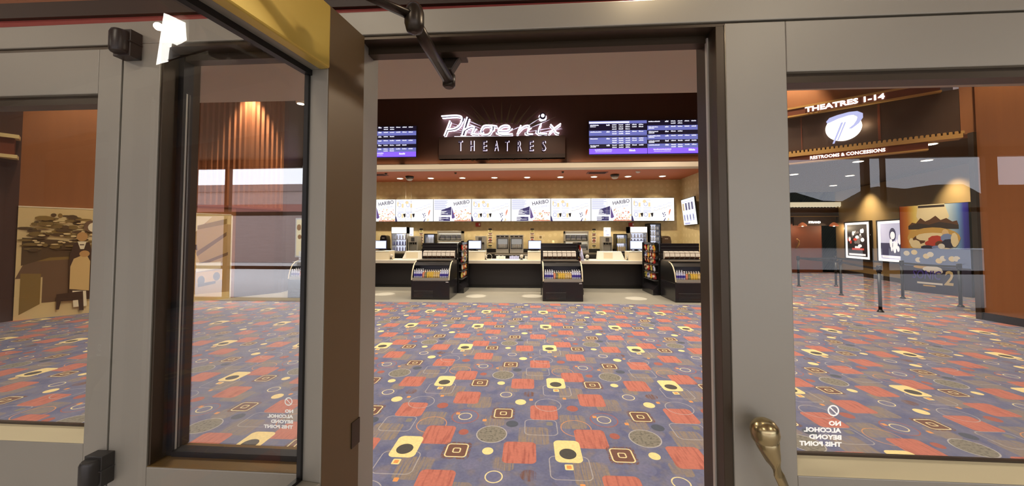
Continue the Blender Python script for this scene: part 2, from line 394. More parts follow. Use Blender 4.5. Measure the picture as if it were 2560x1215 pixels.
# ---- vestibule behind the camera and the street outside (seen as reflections in the glass)
VY = -6.6
vb = MB()
vb.box(9.8, 11.4, VY - .1, VY, 0, 2.75).box(-14, -9.2, VY - .1, VY, 0, 3.6).box(11.4, 18, VY - .1, VY, 0, 3.6).box(-9.2, 11.4, VY - .1, VY, 3.42, 3.6)
struct('wall_front', vb, mat('vestibule_wall', (120, 84, 60), .7), label='outer vestibule wall')
mb_ = MB()
for x in (-9.15, -8.0, -5.6, -4.0, -1.6, .8, 3.2, 5.6, 7.33, 7.7, 9.8, 11.35): mb_.box(x - (.02 if x == 7.7 else .06), x + (.02 if x == 7.7 else .18 if x == 9.8 else .06), VY - .08, VY + .02, 0, 3.42)
mb_.box(-9.2, 11.4, VY - .08, VY + .02, .80, .88).box(-9.2, 11.4, VY - .08, VY + .02, 2.16, 2.26).box(-9.2, 11.4, VY - .08, VY + .02, 3.38, 3.43).box(-9.2, 11.4, VY - .08, VY + .02, 0, .08)
struct('window_1', mb_, M_BRONZE, label='bronze storefront frame of the outer wall')
struct('ceiling_vestibule', MB().box(-14, 18, -6.7, .84, 3.6, 3.7), mat('vestibule_ceiling', (150, 120, 90), .9)).name = 'ceiling_outer'
struct('wall_vl', MB().box(-14.1, -14, -6.7, 9, 0, 6.7).box(-14, -9.4, 10.9, 11, 0, 6.7), M_BROWNWALL).name = 'wall_outer_left'
struct('wall_vr', MB().box(18, 18.1, -6.7, 17, 0, 6.7).box(12, 18, 17, 17.1, 0, 6.7), M_BROWNWALL).name = 'wall_outer_right'
struct('ground', MB().box(-60, 60, -60, VY - .08, -.12, -.02), mat('concrete_paving', (196, 194, 192), .9, noise=.1, scale=.6)).name = 'floor_outside'
t = thing('brick_building', 'long low brick building across the pavement outside, seen in the sidelight reflection', 'building', (-6, -19.6, 0))
bm_ = mat('grey_brown_brick', (150, 132, 126), .9, noise=.2, scale=3, stretch=(.3, 1, 3))
obj('wall', MB().box(-24, 12, -.4, 0, 0, 5.0), bm_, t)
obj('band', MB().box(-24, 12, 0, .04, 3.05, 3.75), mat('red_band', (140, 84, 74), .8), t)
obj('parapet', MB().box(-24, 12, -.4, .1, 4.6, 5.05), mat('parapet_grey', (128, 112, 106), .8), t)
obj('downspout', MB().box(-8.1, -7.85, .02, .16, 0, 3.0), M_WHITE, t)
t = thing('poster_case', 'cream film poster case hung on the brick building outside', 'poster', (-15.0, -19.5, .35), kind=None)
obj('frame', MB().box(-.5, .5, 0, .08, 0, 2.5), M_STEEL, t)
obj('sheet', MB().box(-.42, .42, .08, .1, .1, 2.4), mat('cream_sheet', (250, 232, 180), .6), t)
for (x_, z_, a_, b_) in ((-.2, 1.3, .12, .15), (.15, 1.2, .1, .1), (.05, .6, .08, .1), (-.25, 1.9, .14, .2)): obj('printed_spot', MB().disc((x_, .105, z_), a_, b_), mat('brown_print', (150, 104, 50), .6), t)
t = thing('slatted_bench', 'pale slatted bench on the pavement outside', 'bench', (-10.5, -14.5, 0))
for i in range(5): obj('slat', MB().box(-1.2, 1.2, -.05 - .0 * i, 0, .45 + .1 * i, .52 + .1 * i), M_WHITE, t)
for x in (-1.1, 1.1): obj('leg', MB().box(x - .04, x + .04, -.3, .3, 0, .46), M_STEEL, t)
obj('seat', MB().box(-1.2, 1.2, 0, .42, .43, .46), M_WHITE, t)
exec_trees = [(-22.5, -44), (-19.0, -42), (-15.5, -44)]
for i, (x, y) in enumerate(exec_trees):
    t = thing('bare_tree', 'bare winter tree above the brick building, %s of three' % ['leftmost', 'middle', 'rightmost'][i], 'tree', (x, y, 0), group='bare trees outside')
    mb2 = MB().tube([(0, 0, 0), (0, 0, 5.5)], [.2, .12], 6)
    for k in range(11):
        a = random.uniform(0, 2 * PI); h0 = random.uniform(3.5, 5.5); l = random.uniform(1.2, 3)
        mb2.tube([(0, 0, h0), (math.cos(a) * l * .3, math.sin(a) * l * .3, h0 + l * .6), (math.cos(a) * l * .5, math.sin(a) * l * .5, h0 + l)], [.08, .05, .02], 5)
    obj('branches', mb2, mat('bark', (110, 96, 90), .9), t)
hm = MB(); pts = [(-60, 0)]
for i in range(41): pts.append((-60 + 4 * i, 8.6 + 1.2 * math.sin(i * .9) + .8 * math.sin(i * 2.3)))
pts.append((100, 0)); hm.prism(pts, 'y', -58, -56)
h = struct('hills', hm, mat('far_hill', (70, 72, 60), .95)); h.name = 'trim_5'; h['label'] = 'low wooded skyline'

# ================================================================== STOREFRONT (slightly turned frame plane)
SFM = Matrix.Translation((0, .854, 0)) @ Matrix.Rotation(math.radians(-.74), 4, 'Z') @ Matrix.Translation((0, -.854, 0))
FY = .85; FB = .955
def sf(mb): return mb.xf(SFM)
struct('trim_8', MB().box(-14, 18, FY + .02, FY + .06, 2.203, 2.245), mat('dark_walnut_strip', (50, 34, 24), .5), label='dark strip above the red line')
fr = thing('trim_6', None, None, kind='structure'); fr['label'] = 'beige metal frame of the lobby doors'
obj('head', sf(MB().box(-2.3, 2.2, FY, FB, 2.117, 2.178)), M_FRAME, fr, .002)
obj('head_stop_and_shade', sf(MB().box(-2.3, .5, FY + .006, FB + .0, 2.108, 2.1165).box(-2.3, 2.2, FY + .045, FY + .075, 2.09, 2.11)), M_BRONZE, fr)  # stop bar plus a dark layer painting the shaded head underside
obj('sweep_strip', sf(MB().box(-.4, .44, FY + .075, FY + .079, 2.098, 2.104)), M_STEEL, fr)
obj('mullion', sf(MB().box(-1.083, -.977, FY, FB, 0, 2.117)), M_FRAME, fr, .002)
obj('mullion', sf(MB().box(-.53, -.432, FY + .01, FB, 0, 2.117)), M_FRAME, fr, .002)
obj('jamb_shade_liner', sf(MB().box(-.977, -.9705, FY + .004, FB, 1.02, 2.11).box(-.536, -.53, FY + .01, FB, 1.02, 2.11)), M_BRONZE, fr)  # dark liners paint the shade on the frame returns
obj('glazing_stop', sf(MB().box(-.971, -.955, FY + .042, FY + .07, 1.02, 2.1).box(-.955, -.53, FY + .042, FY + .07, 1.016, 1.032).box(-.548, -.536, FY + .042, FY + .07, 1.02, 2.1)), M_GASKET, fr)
obj('sill_rail', sf(MB().box(-.977, -.53, FY, FB, .0, 1.016)), M_FRAME, fr, .002)
obj('sill_cap', sf(MB().box(-.977, -.53, FY + .002, FB, 1.0145, 1.0175)), mat('tan_metal', (128, 100, 58), .4, .3), fr)
obj('glazing_shine', sf(MB().box(-.9555, -.9535, FY + .05, FY + .054, 1.03, 2.0)), M_STEEL, fr)  # thin pale strip stands in for the highlight along the gasket
sg = obj('sidelight_pane', sf(MB().face([(-.96, FY + .056, 1.03), (-.54, FY + .056, 1.03), (-.54, FY + .056, 2.09), (-.96, FY + .056, 2.09)])), G_SIDE, fr)

def no_alcohol(parent, xr, y, ztop, s, mtx=None):
    """white vinyl notice, to be read from the lobby side"""
    rot = (PI / 2, 0, PI)
    rows = ['NO', 'ALCOHOL', 'BEYOND', 'THIS POINT']; ws = [.029, .089, .077, .101]
    for k, (b_, w_) in enumerate(zip(rows, ws)):
        p = Vector((xr - w_ * s / 2, y, ztop - (.0455 + .0172 * k) * s))
        if mtx: p = mtx @ p
        o = text('notice_lettering', b_, M_DECAL, parent, p, .016 * s, rot=rot, fit=(w_ * s, .0118 * s), extrude=.0002, offset=.0006)
        if mtx: o.rotation_euler = (PI / 2, 0, PI + mtx.to_euler().z)
    ring = MB(); n = 28; c = Vector((xr - .017 * s, y, ztop - .014 * s))
    def P(a, r): return tuple((mtx @ (c + Vector((r * math.cos(a), 0, r * math.sin(a))))) if mtx else (c + Vector((r * math.cos(a), 0, r * math.sin(a)))))
    for j in range(n):
        a, b2 = 2 * PI * j / n, 2 * PI * (j + 1) / n
        ring.face([P(a, .0105 * s), P(b2, .0105 * s), P(b2, .0138 * s), P(a, .0138 * s)])
    ring.face([P(math.radians(128), .011 * s), P(math.radians(142), .011 * s), P(math.radians(-52), .011 * s), P(math.radians(-38), .011 * s)])
    obj('notice_symbol', ring, M_DECAL, parent)

# right leaf, closed
d2 = thing('door_2', None, None, kind='structure'); d2['label'] = 'closed glazed door leaf on the right with a lever handle'
a_, b_ = .466, 1.40
obj('stile', sf(MB().box(a_, a_ + .138, FY, FY + .05, .02, 2.112)), M_FRAME, d2, .002)
obj('stile', sf(MB().box(b_ - .138, b_, FY, FY + .05, .02, 2.112)), M_FRAME, d2, .002)
obj('top_rail', sf(MB().box(a_ + .138, b_ - .138, FY, FY + .05, 1.99, 2.112)), M_FRAME, d2, .002)
obj('lower_panel', sf(MB().box(a_ + .138, b_ - .138, FY, FY + .05, .02, 1.062)), M_FRAME, d2, .002)
obj('ledge', sf(MB().prism([(FY + .001, 1.062), (FY + .04, 1.085), (FY + .05, 1.085), (FY + .05, 1.062)], 'x', a_ + .138, b_ - .138)), mat('cream_ledge', (210, 196, 158), .5), d2)  # paler colour paints the light on the rail's upward face
obj('glazing_bead', sf(MB().box(a_ + .138, b_ - .138, FY + .012, FY + .05, 1.968, 1.99).box(a_ + .138, a_ + .144, FY + .02, FY + .05, 1.085, 1.97).box(a_ + .138, b_ - .138, FY + .04, FY + .05, 1.083, 1.09)), M_BRONZE, d2)
obj('astragal', sf(MB().box(a_ - .02, a_, FY + .004, FB, .02, 2.108)), M_BRONZE, d2, .001)
obj('brush_strip', sf(MB().box(a_ - .0235, a_ - .02, FY + .04, FY + .05, .02, 2.10)), M_STEEL, d2)
obj('pane', sf(MB().face([(a_ + .14, FY + .042, 1.085), (b_ - .14, FY + .042, 1.085), (b_ - .14, FY + .042, 1.975), (a_ + .14, FY + .042, 1.975)])), G_DOOR, d2)
no_alcohol(d2, .732, FY + .0405, 1.204, .94, SFM)
# door pull: ball end curving down into a grip
hp = MB(); base = SFM.inverted() @ Vector(W(1912, 1080, .80))
hp.lathe([(.004, -.032), (.017, -.028), (.025, -.016), (.028, 0), (.026, .013), (.018, .024), (.006, .029)], 0, 0, 0, 20)
hp2 = MB(); hp2.tube([(.0, 0, -.004), (.005, -.003, -.03), (.012, -.006, -.055), (.022, -.008, -.085), (.036, -.008, -.12), (.06, -.004, -.17), (.09, .01, -.24)], [.026, .021, .0145, .010, .009, .0095, .011], 16)
hp3 = MB().tube([(.012, .05, -.004), (.004, .0, 0)], .009, 12)
for nme, q in (('knob', hp), ('grip', hp2), ('spindle', hp3)):
    q.xf(SFM @ Matrix.Translation(base)); obj(nme, q, M_HANDLE, d2)
# left leaf, closed
d3 = thing('door_3', None, None, kind='structure'); d3['label'] = 'closed glazed door leaf at the left edge'
a_, b_ = -1.99, -1.088
obj('stile', sf(MB().box(b_ - .066, b_, FY, FY + .05, .02, 2.106)), M_FRAME, d3, .002)
obj('stile', sf(MB().box(a_, a_ + .138, FY, FY + .05, .02, 2.106)), M_FRAME, d3, .002)
obj('top_rail', sf(MB().box(a_ + .138, b_ - .066, FY, FY + .05, 1.985, 2.106)), M_FRAME, d3, .002)
obj('lower_panel', sf(MB().box(a_ + .138, b_ - .066, FY, FY + .05, .02, 1.068)), M_FRAME, d3, .002)
obj('ledge', sf(MB().prism([(FY + .001, 1.068), (FY + .04, 1.088), (FY + .05, 1.088), (FY + .05, 1.068)], 'x', a_ + .138, b_ - .066)), MATS['cream_ledge'], d3)
obj('glazing_bead', sf(MB().box(a_ + .138, b_ - .066, FY + .012, FY + .05, 1.962, 1.985).box(a_ + .138, b_ - .066, FY + .04, FY + .05, 1.086, 1.093)), M_BRONZE, d3)
obj('pane', sf(MB().face([(a_ + .138, FY + .042, 1.085), (b_ - .066, FY + .042, 1.085), (b_ - .066, FY + .042, 1.975), (a_ + .138, FY + .042, 1.975)])), G_DOOR, d3)
for zz, hh in ((2.07, .07), (.98, .075)):
    hb = MB().box(-1.078, -1.03, FY - .028, FY, zz, zz + hh).lathe([(.019, 0), (.021, .01), (.021, hh - .02), (.018, hh - .012)], -1.055, FY - .03, zz + .006, 14)
    hb.box(-1.08, -1.027, FY - .032, FY - .001, zz + hh * .52, zz + hh * .56)
    if zz < 1.5: hb.xf(Matrix.Translation((-.033, 0, 0)))
    obj('hinge', sf(hb), mat('black_hinge', (44, 40, 38), .35, .3), d3, .002)

# open leaf
d1 = thing('door_1', None, None, kind='structure'); d1['label'] = 'glazed door leaf standing open on the left of the doorway'
hx = SFM @ Vector((-.4215, FY, 0)); th_ = math.radians(8.7)
LM = Matrix.Translation((hx.x, hx.y, 0)) @ Matrix(((-math.sin(th_), math.cos(th_), 0, 0), (-math.cos(th_), -math.sin(th_), 0, 0), (0, 0, 1, 0), (0, 0, 0, 1)))
# local: x = along the leaf from the hinge edge, y = out of the visible face
def lf(mb):
    mb.xf(LM); mb.f = [tuple(reversed(f)) for f in mb.f]; return mb
LW = .90
obj('hinge_stile', lf(MB().box(0, .125, -.056, 0, .02, 2.112)), M_FRAME, d1, .002)
M_SKIN = mat('shaded_door_face', (98, 78, 52), .45, .2)
obj('stile_shade_face', lf(MB().box(.001, .124, .0, .0015, .02, 2.111)), M_SKIN, d1)  # darker skin paints the dim light on the leaf's inner face
obj('lock_stile', lf(MB().box(LW - .125, LW, -.056, 0, .02, 2.112)), M_FRAME, d1, .002)
obj('top_rail', lf(MB().box(.125, LW - .125, -.056, 0, 1.97, 2.112)), M_FRAME, d1, .002)
obj('lower_panel', lf(MB().box(.125, LW - .125, -.056, 0, .02, 1.085)), M_FRAME, d1, .002)
obj('gasket', lf(MB().box(.125, .131, -.054, -.044, 1.085, 1.97).box(.125, LW - .125, -.054, -.04, 1.958, 1.97).box(.125, LW - .125, -.054, -.044, 1.085, 1.092)), M_GASKET, d1)
obj('pane', lf(MB().face([(.125, -.05, 1.088), (LW - .125, -.05, 1.088), (LW - .125, -.05, 1.965), (.125, -.05, 1.965)])), G_DOOR, d1)
obj('closer_cover', lf(MB().box(.126, .66, -.02, .006, 1.968, 2.108)), M_GOLD, d1, .004)
obj('edge_latch', lf(MB().box(0.0, .03, -.01, .004, 1.1, 1.16)), M_BRONZE, d1)
no_alcohol(fr, -.63, FY + .0575, 1.175, .8, SFM)
arm = thing('closer_arm', 'dark bronze jointed door closer arm crossing the top of the doorway', 'door closer arm', (0, 0, 0))
E = Vector((-.240, .703, 2.06)); S = Vector((-.233, .985, 2.052))
obj('upper_link', MB().tube([(-.50, .44, 2.062), (-.30, .645, 2.060), tuple(E)], [.012, .011, .014], 12, flat=.6), M_ARM, arm)
obj('elbow', MB().lathe([(.006, -.03), (.016, -.026), (.020, -.012), (.020, .012), (.0165, .024), (.012, .03), (.004, .032)], E.x, E.y, E.z - .004, 18), M_ARM, arm)
obj('lower_link', MB().tube([tuple(E + Vector((0, .01, -.006))), tuple(E + Vector((0, .08, -.008))), tuple(S)], [.012, .0145, .0155], 14), M_ARM, arm)
obj('end_cap', MB().lathe([(.012, -.02), (.0185, -.014), (.0185, .016), (.014, .022)], S.x, S.y, S.z, 18), M_ARM, arm)
obj('shoe', MB().box(-.262, -.175, .915, .975, 2.098, 2.107).prism([(-.25, 2.1), (-.19, 2.1), (-.215, 2.06), (-.245, 2.06)], 'y', .935, .965), M_ARM, arm, .002)

# wall over the doors, and the lobby-front walls beyond the frame
struct('wall_door_head', MB().box(-14, 18, FY + .04, FY + .1, 2.2, 3.7), mat('walnut_orange', (132, 78, 46), .6, noise=.12, scale=6, stretch=(.15, 1, 1))).name = 'wall_head'
struct('trim_7', MB().box(-14, 18, FY + .03, FY + .09, 2.178, 2.202), mat('red_strip', (140, 54, 44), .6), label='thin red strip above the door frame')
struct('wall_front_left', MB().box(-14, -2.3, FY + .04, FY + .1, 0, 2.18), M_BROWNWALL)
struct('wall_front_right', MB().box(2.2, 18, FY + .04, FY + .1, 0, 2.18), M_BROWNWALL)
obj('side_panel', sf(MB().box(-2.3, -1.992, FY, FB, 0, 2.117).box(1.402, 2.2, FY, FB, 0, 2.117)), M_FRAME, fr)

# ================================================================== CONCESSION STAND
CF = 11.2                    # counter front face
# counter
ct = thing('concession_counter', 'long black concession counter with a pale worktop across the back of the lobby', 'counter', (0, CF, 0))
obj('front_panel', MB().box(XL + .2, XR - .02, 0, .06, .1, .79), mat('counter_black', (30, 27, 30), .38), ct)
obj('kick_board', MB().box(XL + .2, XR - .02, .03, .08, 0, .1), M_BLACK, ct)
obj('worktop', MB().box(XL + .2, XR - .02, -.25, .75, .785, .876), mat('grey_worktop', (196, 186, 174), .35), ct, .006)
obj('worktop_skin', MB().box(XL + .2, XR - .02, -.25, .75, .8762, .882), mat('white_worktop_skin', (240, 234, 222), .3), ct)
# back counter with black splashback
bc = thing('back_counter', 'black rear counter with a steel edge below the popcorn and drink machines', 'counter', (0, 12.85, 0))
obj('carcass', MB().box(XL + .2, XR - .02, 0, .7, 0, .99), M_BLACK, bc)
obj('top', MB().box(XL + .2, XR - .02, -.03, .7, .99, 1.03), mat('dark_top', (92, 84, 72), .35), bc)
obj('splashback', MB().box(XL + .2, XR - .02, .66, .71, 1.03, 1.17), M_BLACK, bc)

# soffit downlights with their lamps
M_LENS = mat('downlight_lens', (255, 244, 220), .5, emit=9)
M_RIM = mat('downlight_rim', (230, 220, 200), .4)
dl0 = None
for i, px in enumerate((839, 923, 1000, 1077, 1156, 1236, 1318, 1401, 1485, 1570, 1656)):
    x, y, _ = W(px, 443, 12.78)
    if dl0 is None:
        dl0 = thing('downlight', '', 'ceiling light', (x, y, ZS), group='downlights in the rust orange soffit')
        obj('rim', MB().lathe([(.13, -.012), (.135, -.006), (.135, .0)], n=20), M_RIM, dl0)
        obj('lens', MB().disc((0, 0, -.014), .1, .1, 20, plane='z'), M_LENS, dl0); o = dl0
    else: o = dup(dl0, (x, y, ZS))
    o['label'] = 'round recessed downlight in the rust orange soffit, %s from the left' % ORD[i - 1] if i else 'round recessed downlight in the rust orange soffit, hidden behind the open door'
    lamp('downlight_lamp', 'SPOT', (x, y, ZS - .03), 280, (1, .86, .62), .09, (x, y + .12, 0), 118, .9)
for px, nm in ((1024, 'above the left candy stand'), (1537, 'between the eighth and ninth downlight')):
    x, y, _ = W(px, 440, 12.4)
    t = thing('dome_camera', 'black dome security camera under the rust orange soffit, %s' % nm, 'camera', (x, y, ZS))
    obj('mount', MB().lathe([(.14, -.07), (.15, -.03), (.15, 0)], n=18), M_BLACK, t)
    obj('dome', MB().lathe([(.02, -.16), (.07, -.15), (.11, -.12), (.125, -.07)], n=18), M_STEEL, t)
for px, nm in ((943, 'left'), (1493, 'right')):
    x, y, _ = W(px, 438, 12.0)
    t = thing('ceiling_vent', 'rust painted air vent in the concession soffit, the %s of the two' % nm, 'vent', (x, y, ZS))
    m1 = MB().box(-.34, .34, -.17, .17, -.012, 0); obj('frame', m1, mat('vent_rust', (120, 62, 38), .6), t)
    m1 = MB()
    for k in range(5): m1.box(-.28, .28, -.13 + k * .06, -.105 + k * .06, -.02, -.012)
    obj('slats', m1, mat('vent_dark', (70, 36, 24), .6), t)
for px, c_, nm in ((965, M_BRONZE, 'left'), (1139, M_BRONZE, 'middle'), (1407, M_BRONZE, 'right'),):
    x, y, _ = W(px, 430, 11.75)
    tag(obj('sprinkler', MB().lathe([(.03, -.05), (.035, -.02), (.05, 0)], x, y, ZS, 12), c_), 'small dark sprinkler head in the soffit, the %s one of three' % nm, 'sprinkler', 'sprinkler heads in the soffit')
x, y, _ = W(1595, 429, 11.8)
tag(obj('smoke_detector', MB().lathe([(.04, -.06), (.07, -.04), (.08, 0)], x, y, ZS, 14), M_WHITE), 'small white smoke detector in the soffit near its right end', 'smoke detector')

# ---------------- menu boards
BY = 13.42
def scr(name, rgb, e):
    m = mat(name, rgb, .3, emit=e); b = m.node_tree.nodes['Principled BSDF']; b.inputs['Base Color'].default_value = (.01, .01, .01, 1); return m
M_SCR = scr('menu_screen_white', (252, 252, 255), 1.3)
M_SLINE = scr('menu_lilac_line', (186, 188, 226), 1.0)
M_SNAVY = scr('menu_navy', (58, 50, 108), .9)
M_SPURP = scr('menu_purple', (110, 86, 150), .9)
M_STAN = scr('menu_tan', (214, 190, 150), 1.0)
M_SORG = scr('menu_orange', (234, 150, 120), 1.0)
M_SYEL = scr('menu_yellow', (250, 226, 176), 1.0)
M_SBLK = scr('menu_black', (40, 32, 44), .3)
edges = [798, 896, 988, 1083, 1178.5, 1277.5, 1377, 1478, 1580, 1687]
zt, zb = WZ(496.5, BY), WZ(553, BY)
rnd = random.Random(3)
def menu_a(w, h):
    q = MB(); y = -.004
    def r_(a, b, c, d, m, yy=y): q.face([(a * w, yy, c * h), (b * w, yy, c * h), (b * w, yy, d * h), (a * w, yy, d * h)], m)
    for k in range(11): r_(.02, .40 - rnd.random() * .1, .93 - k * .045, .945 - k * .045 + .01, 1)
    q.face([(.2 * w, y - .001, .5 * h), (.47 * w, y - .001, .66 * h), (.47 * w, y - .001, .28 * h), (.18 * w, y - .001, .28 * h)], 2); r_(.14, .44, .02, .2, 2, y - .001)
    for k in range(13):
        r_(.02, .2 + rnd.random() * .2 * (1 if k % 3 else .5), .05 + k * .036, .066 + k * .036, 0, y - .002)
        if k % 2: r_(.34, .46, .06 + k * .036, .072 + k * .036, 1, y - .002)
    q.face([(.48 * w, y - .002, .66 * h), (.57 * w, y - .002, .18 * h), (.52 * w, y - .002, .12 * h), (.485 * w, y - .002, .14 * h)], 3)
    for k in range(70):
        a = .6 + rnd.random() * .38; b = rnd.random() ** 1.8 * .36 + .02
        if k > 55: a = .55 + rnd.random() * .4; b = .3 + rnd.random() * .25
        q.disc((a * w, y - .002 - k * 1e-5, b * h), .016 * w * (.6 + rnd.random()), .022 * h * (.6 + rnd.random()), 8, rnd.choice([4, 4, 5, 5, 6, 0]))
    r_(.55, .99, .01, .05, 5, y - .004)
    return q
def menu_b(w, h):
    q = MB(); y = -.004
    def r_(a, b, c, d, m, yy=y): q.face([(a * w, yy, c * h), (b * w, yy, c * h), (b * w, yy, d * h), (a * w, yy, d * h)], m)
    for (a, c) in ((.02, .56), (.25, .56), (.02, .1), (.25, .1)):
        for k in range(3): r_(a + .02, a + .2, c + .36 - k * .035, c + .375 - k * .035, 1)
        q.disc((a + .07 * 1) and ((a + .08) * w, y, (c + .18) * h), .05 * w, .1 * h, 14, 1); q.disc(((a + .08) * w, y - .001, (c + .18) * h), .035 * w, .07 * h, 14, 0)
        r_(a + .14, a + .19, c + .06, c + .24, 4, y - .001)
        r_(a + .02, a + .21, c + .0, c + .015, 1)
    q.disc((.06 * w, y - .001, .78 * h), .02 * w, .12 * h, 8, 4)
    q.disc((.3 * w, y - .002, .85 * h), .045 * w, .07 * h, 10, 4)
    for a in (.2, .44): q.face([((a) * w, y - .002, .34 * h), ((a + .07) * w, y - .002, .36 * h), ((a + .06) * w, y - .002, .22 * h), ((a + .035) * w, y - .002, .16 * h)], 7)
    q.face([(.0, y - .002, .0), (.05 * w, y - .002, 0), (.02 * w, y - .002, .2 * h), (0, y - .002, .24 * h)], 2)
    pts = [(.5 + k * .028, .42 + .012 * k + .02 * math.sin(k * 1.6) + (k / 17) ** 2 * .07) for k in range(17)]
    for k in range(16):
        a, b = pts[k], pts[k + 1]
        q.face([(a[0] * w, y - .001, a[1] * h), (b[0] * w, y - .001, b[1] * h), (b[0] * w, y - .001, (b[1] + .022) * h), (a[0] * w, y - .001, (a[1] + .022) * h)], 1 if k % 2 else 4)
        q.face([(a[0] * w, y - .001, (a[1] + .13) * h), (b[0] * w, y - .001, (b[1] + .13) * h), (b[0] * w, y - .001, (b[1] + .145) * h), (a[0] * w, y - .001, (a[1] + .145) * h)], 1)
    for a, b in ((.745, .28), (.775, .35), (.79, .26), (.755, .2), (.73, .33)): q.disc((a * w, y - .002, b * h), .013 * w, .03 * h, 8, 2)
    q.face([(.87 * w, y - .002, .22 * h), (.905 * w, y - .002, .36 * h), (.925 * w, y - .002, .5 * h), (.9 * w, y - .002, .52 * h), (.868 * w, y - .002, .4 * h)], 5)
    q.face([(.83 * w, y - .002, .0), (.86 * w, y - .002, .16 * h), (.89 * w, y - .002, .05 * h), (.875 * w, y - .002, .03 * h)], 4)
    q.face([(.74 * w, y - .002, .0), (.79 * w, y - .002, .14 * h), (.8 * w, y - .002, .12 * h), (.77 * w, y - .002, .0)], 2)
    return q
MM = [M_SCR, M_SLINE, M_SNAVY, M_SPURP, M_SYEL, M_SORG, M_STAN, M_SBLK]
mA = mB = None
for i in range(9):
    xa, xb = WX(edges[i], BY), WX(edges[i + 1], BY); w, h = xb - xa - .012, zt - zb
    isA = (i % 2 == 1)
    t = thing('menu_board', '', 'menu screen', (xa + .006, BY, zb), group='glowing menu screens over the rear counter')
    where = 'half hidden beside the open door' if i == 1 else 'behind the open door' if i == 0 else '%s from the left' % ORD[i - 1]
    t['label'] = ('lit menu screen with price lists and a candy advert, %s' if isA else 'lit menu screen with four meal pictures and a wavy slogan, %s') % where
    obj('casing', MB().box(0, w, .003, .09, 0, h), M_BLACK, t)
    obj('panel', MB().box(.004, w - .004, -.002, .004, .006, h - .006), M_SCR, t)
    obj('picture', (menu_a if isA else menu_b)(w, h), MM, t)
    if isA:
        a = math.radians(9)
        text('advert_lettering', 'HARIBO', scr('haribo_grey', (90, 84, 104), 1.0), t, (.745 * w, -.009, .83 * h), .2, rot=(PI / 2, -a, 0), fit=(.42 * w, .17 * h), extrude=.0005, offset=.004)
        text('advert_lettering', 'GOLD BEARS', M_SLINE, t, (.76 * w, -.009, .64 * h), .1, rot=(PI / 2, -a, 0), fit=(.38 * w, .09 * h), extrude=.0005)

# side wall screen (portrait menu on the right side wall)
t = thing('side_menu_screen', 'tilted menu screen with cup pictures on the tan side wall at the right', 'menu screen', (XR - .1, 12.6, 2.5))
t.rotation_euler = (0, math.radians(-6), math.radians(-4))
obj('casing', MB().box(-.03, .02, -.62, .62, -.46, .5), M_BLACK, t, .004)
q = MB().face([(-.033, .6, -.44), (-.033, -.6, -.44), (-.033, -.6, .48), (-.033, .6, .48)], 0)
for k in range(4):
    yy = .45 - k * .27
    q.box(-.0345, -.0335, yy - .08, yy + .08, .08, .34, 2 if k else 6)
    q.box(-.0345, -.0335, yy - .06, yy + .06, -.3, -.06, 1)
    q.box(-.0345, -.0335, yy - .04, yy + .04, -.24, -.1, 2)
q.box(-.0345, -.0335, -.55, .55, .38, .4, 1).box(-.0345, -.0335, 0, .5, -.42, -.36, 1)
obj('picture', q, MM, t)

# small square wall posters behind the counter
def poster(px, py, wpx, hpx, cols, label):
    x, y, z = W(px, py, BK - .012); w = wpx * .0157; h = hpx * .0157
    q = MB().box(x - w / 2, x + w / 2, y, y + .01, z - h / 2, z + h / 2, 0)
    q.box(x - w * .42, x + w * .42, y - .002, y, z - h * .02, z + h * .4, 1).box(x - w * .3, x + w * .3, y - .003, y - .002, z - h * .38, z - h * .15, 2)
    tag(obj('wall_card', q, cols), label, 'notice', 'little picture cards on the tan wall')
K1 = [mat('card_cream', (236, 222, 180), .7), mat('card_dark', (58, 50, 38), .7), mat('card_green', (150, 150, 60), .7)]
K2 = [mat('card_white', (244, 238, 224), .7), mat('card_brown', (110, 84, 70), .7), mat('card_red', (170, 60, 44), .7)]
for ci, (px, nm) in enumerate(((1053, 'beside the left drinks fridge'), (1225.5, 'left of the twin cup cabinets'), (1330.5, 'right of the twin cup cabinets'), (1485, 'right of the hot food case'))):
    for ri, (py, hp_) in enumerate(((575, 10), (585, 5), (596, 10), (603, 6), (615, 7), (624, 7))):
        if ri == 5 and ci == 2: continue
        poster(px, py + (0 if ci < 3 else 1), 10, hp_, K1 if ri in (0, 4) else K2, '%s little picture card from the top, %s' % (ORD[ri], nm))
for px, nm in ((1196, 'left'), (1579, 'right')):
    x, y, z = W(px, 562, BK - .03)
    t = thing('fire_strobe', 'small red fire alarm strobe under the menu screens, the %s one' % nm, 'fire alarm', (x, y, z))
    obj('housing', MB().box(-.11, .08, -.03, .03, -.07, .08), M_RED, t, .006); obj('lens', MB().box(.02, .07, -.05, -.03, -.03, .05), M_WHITE, t)

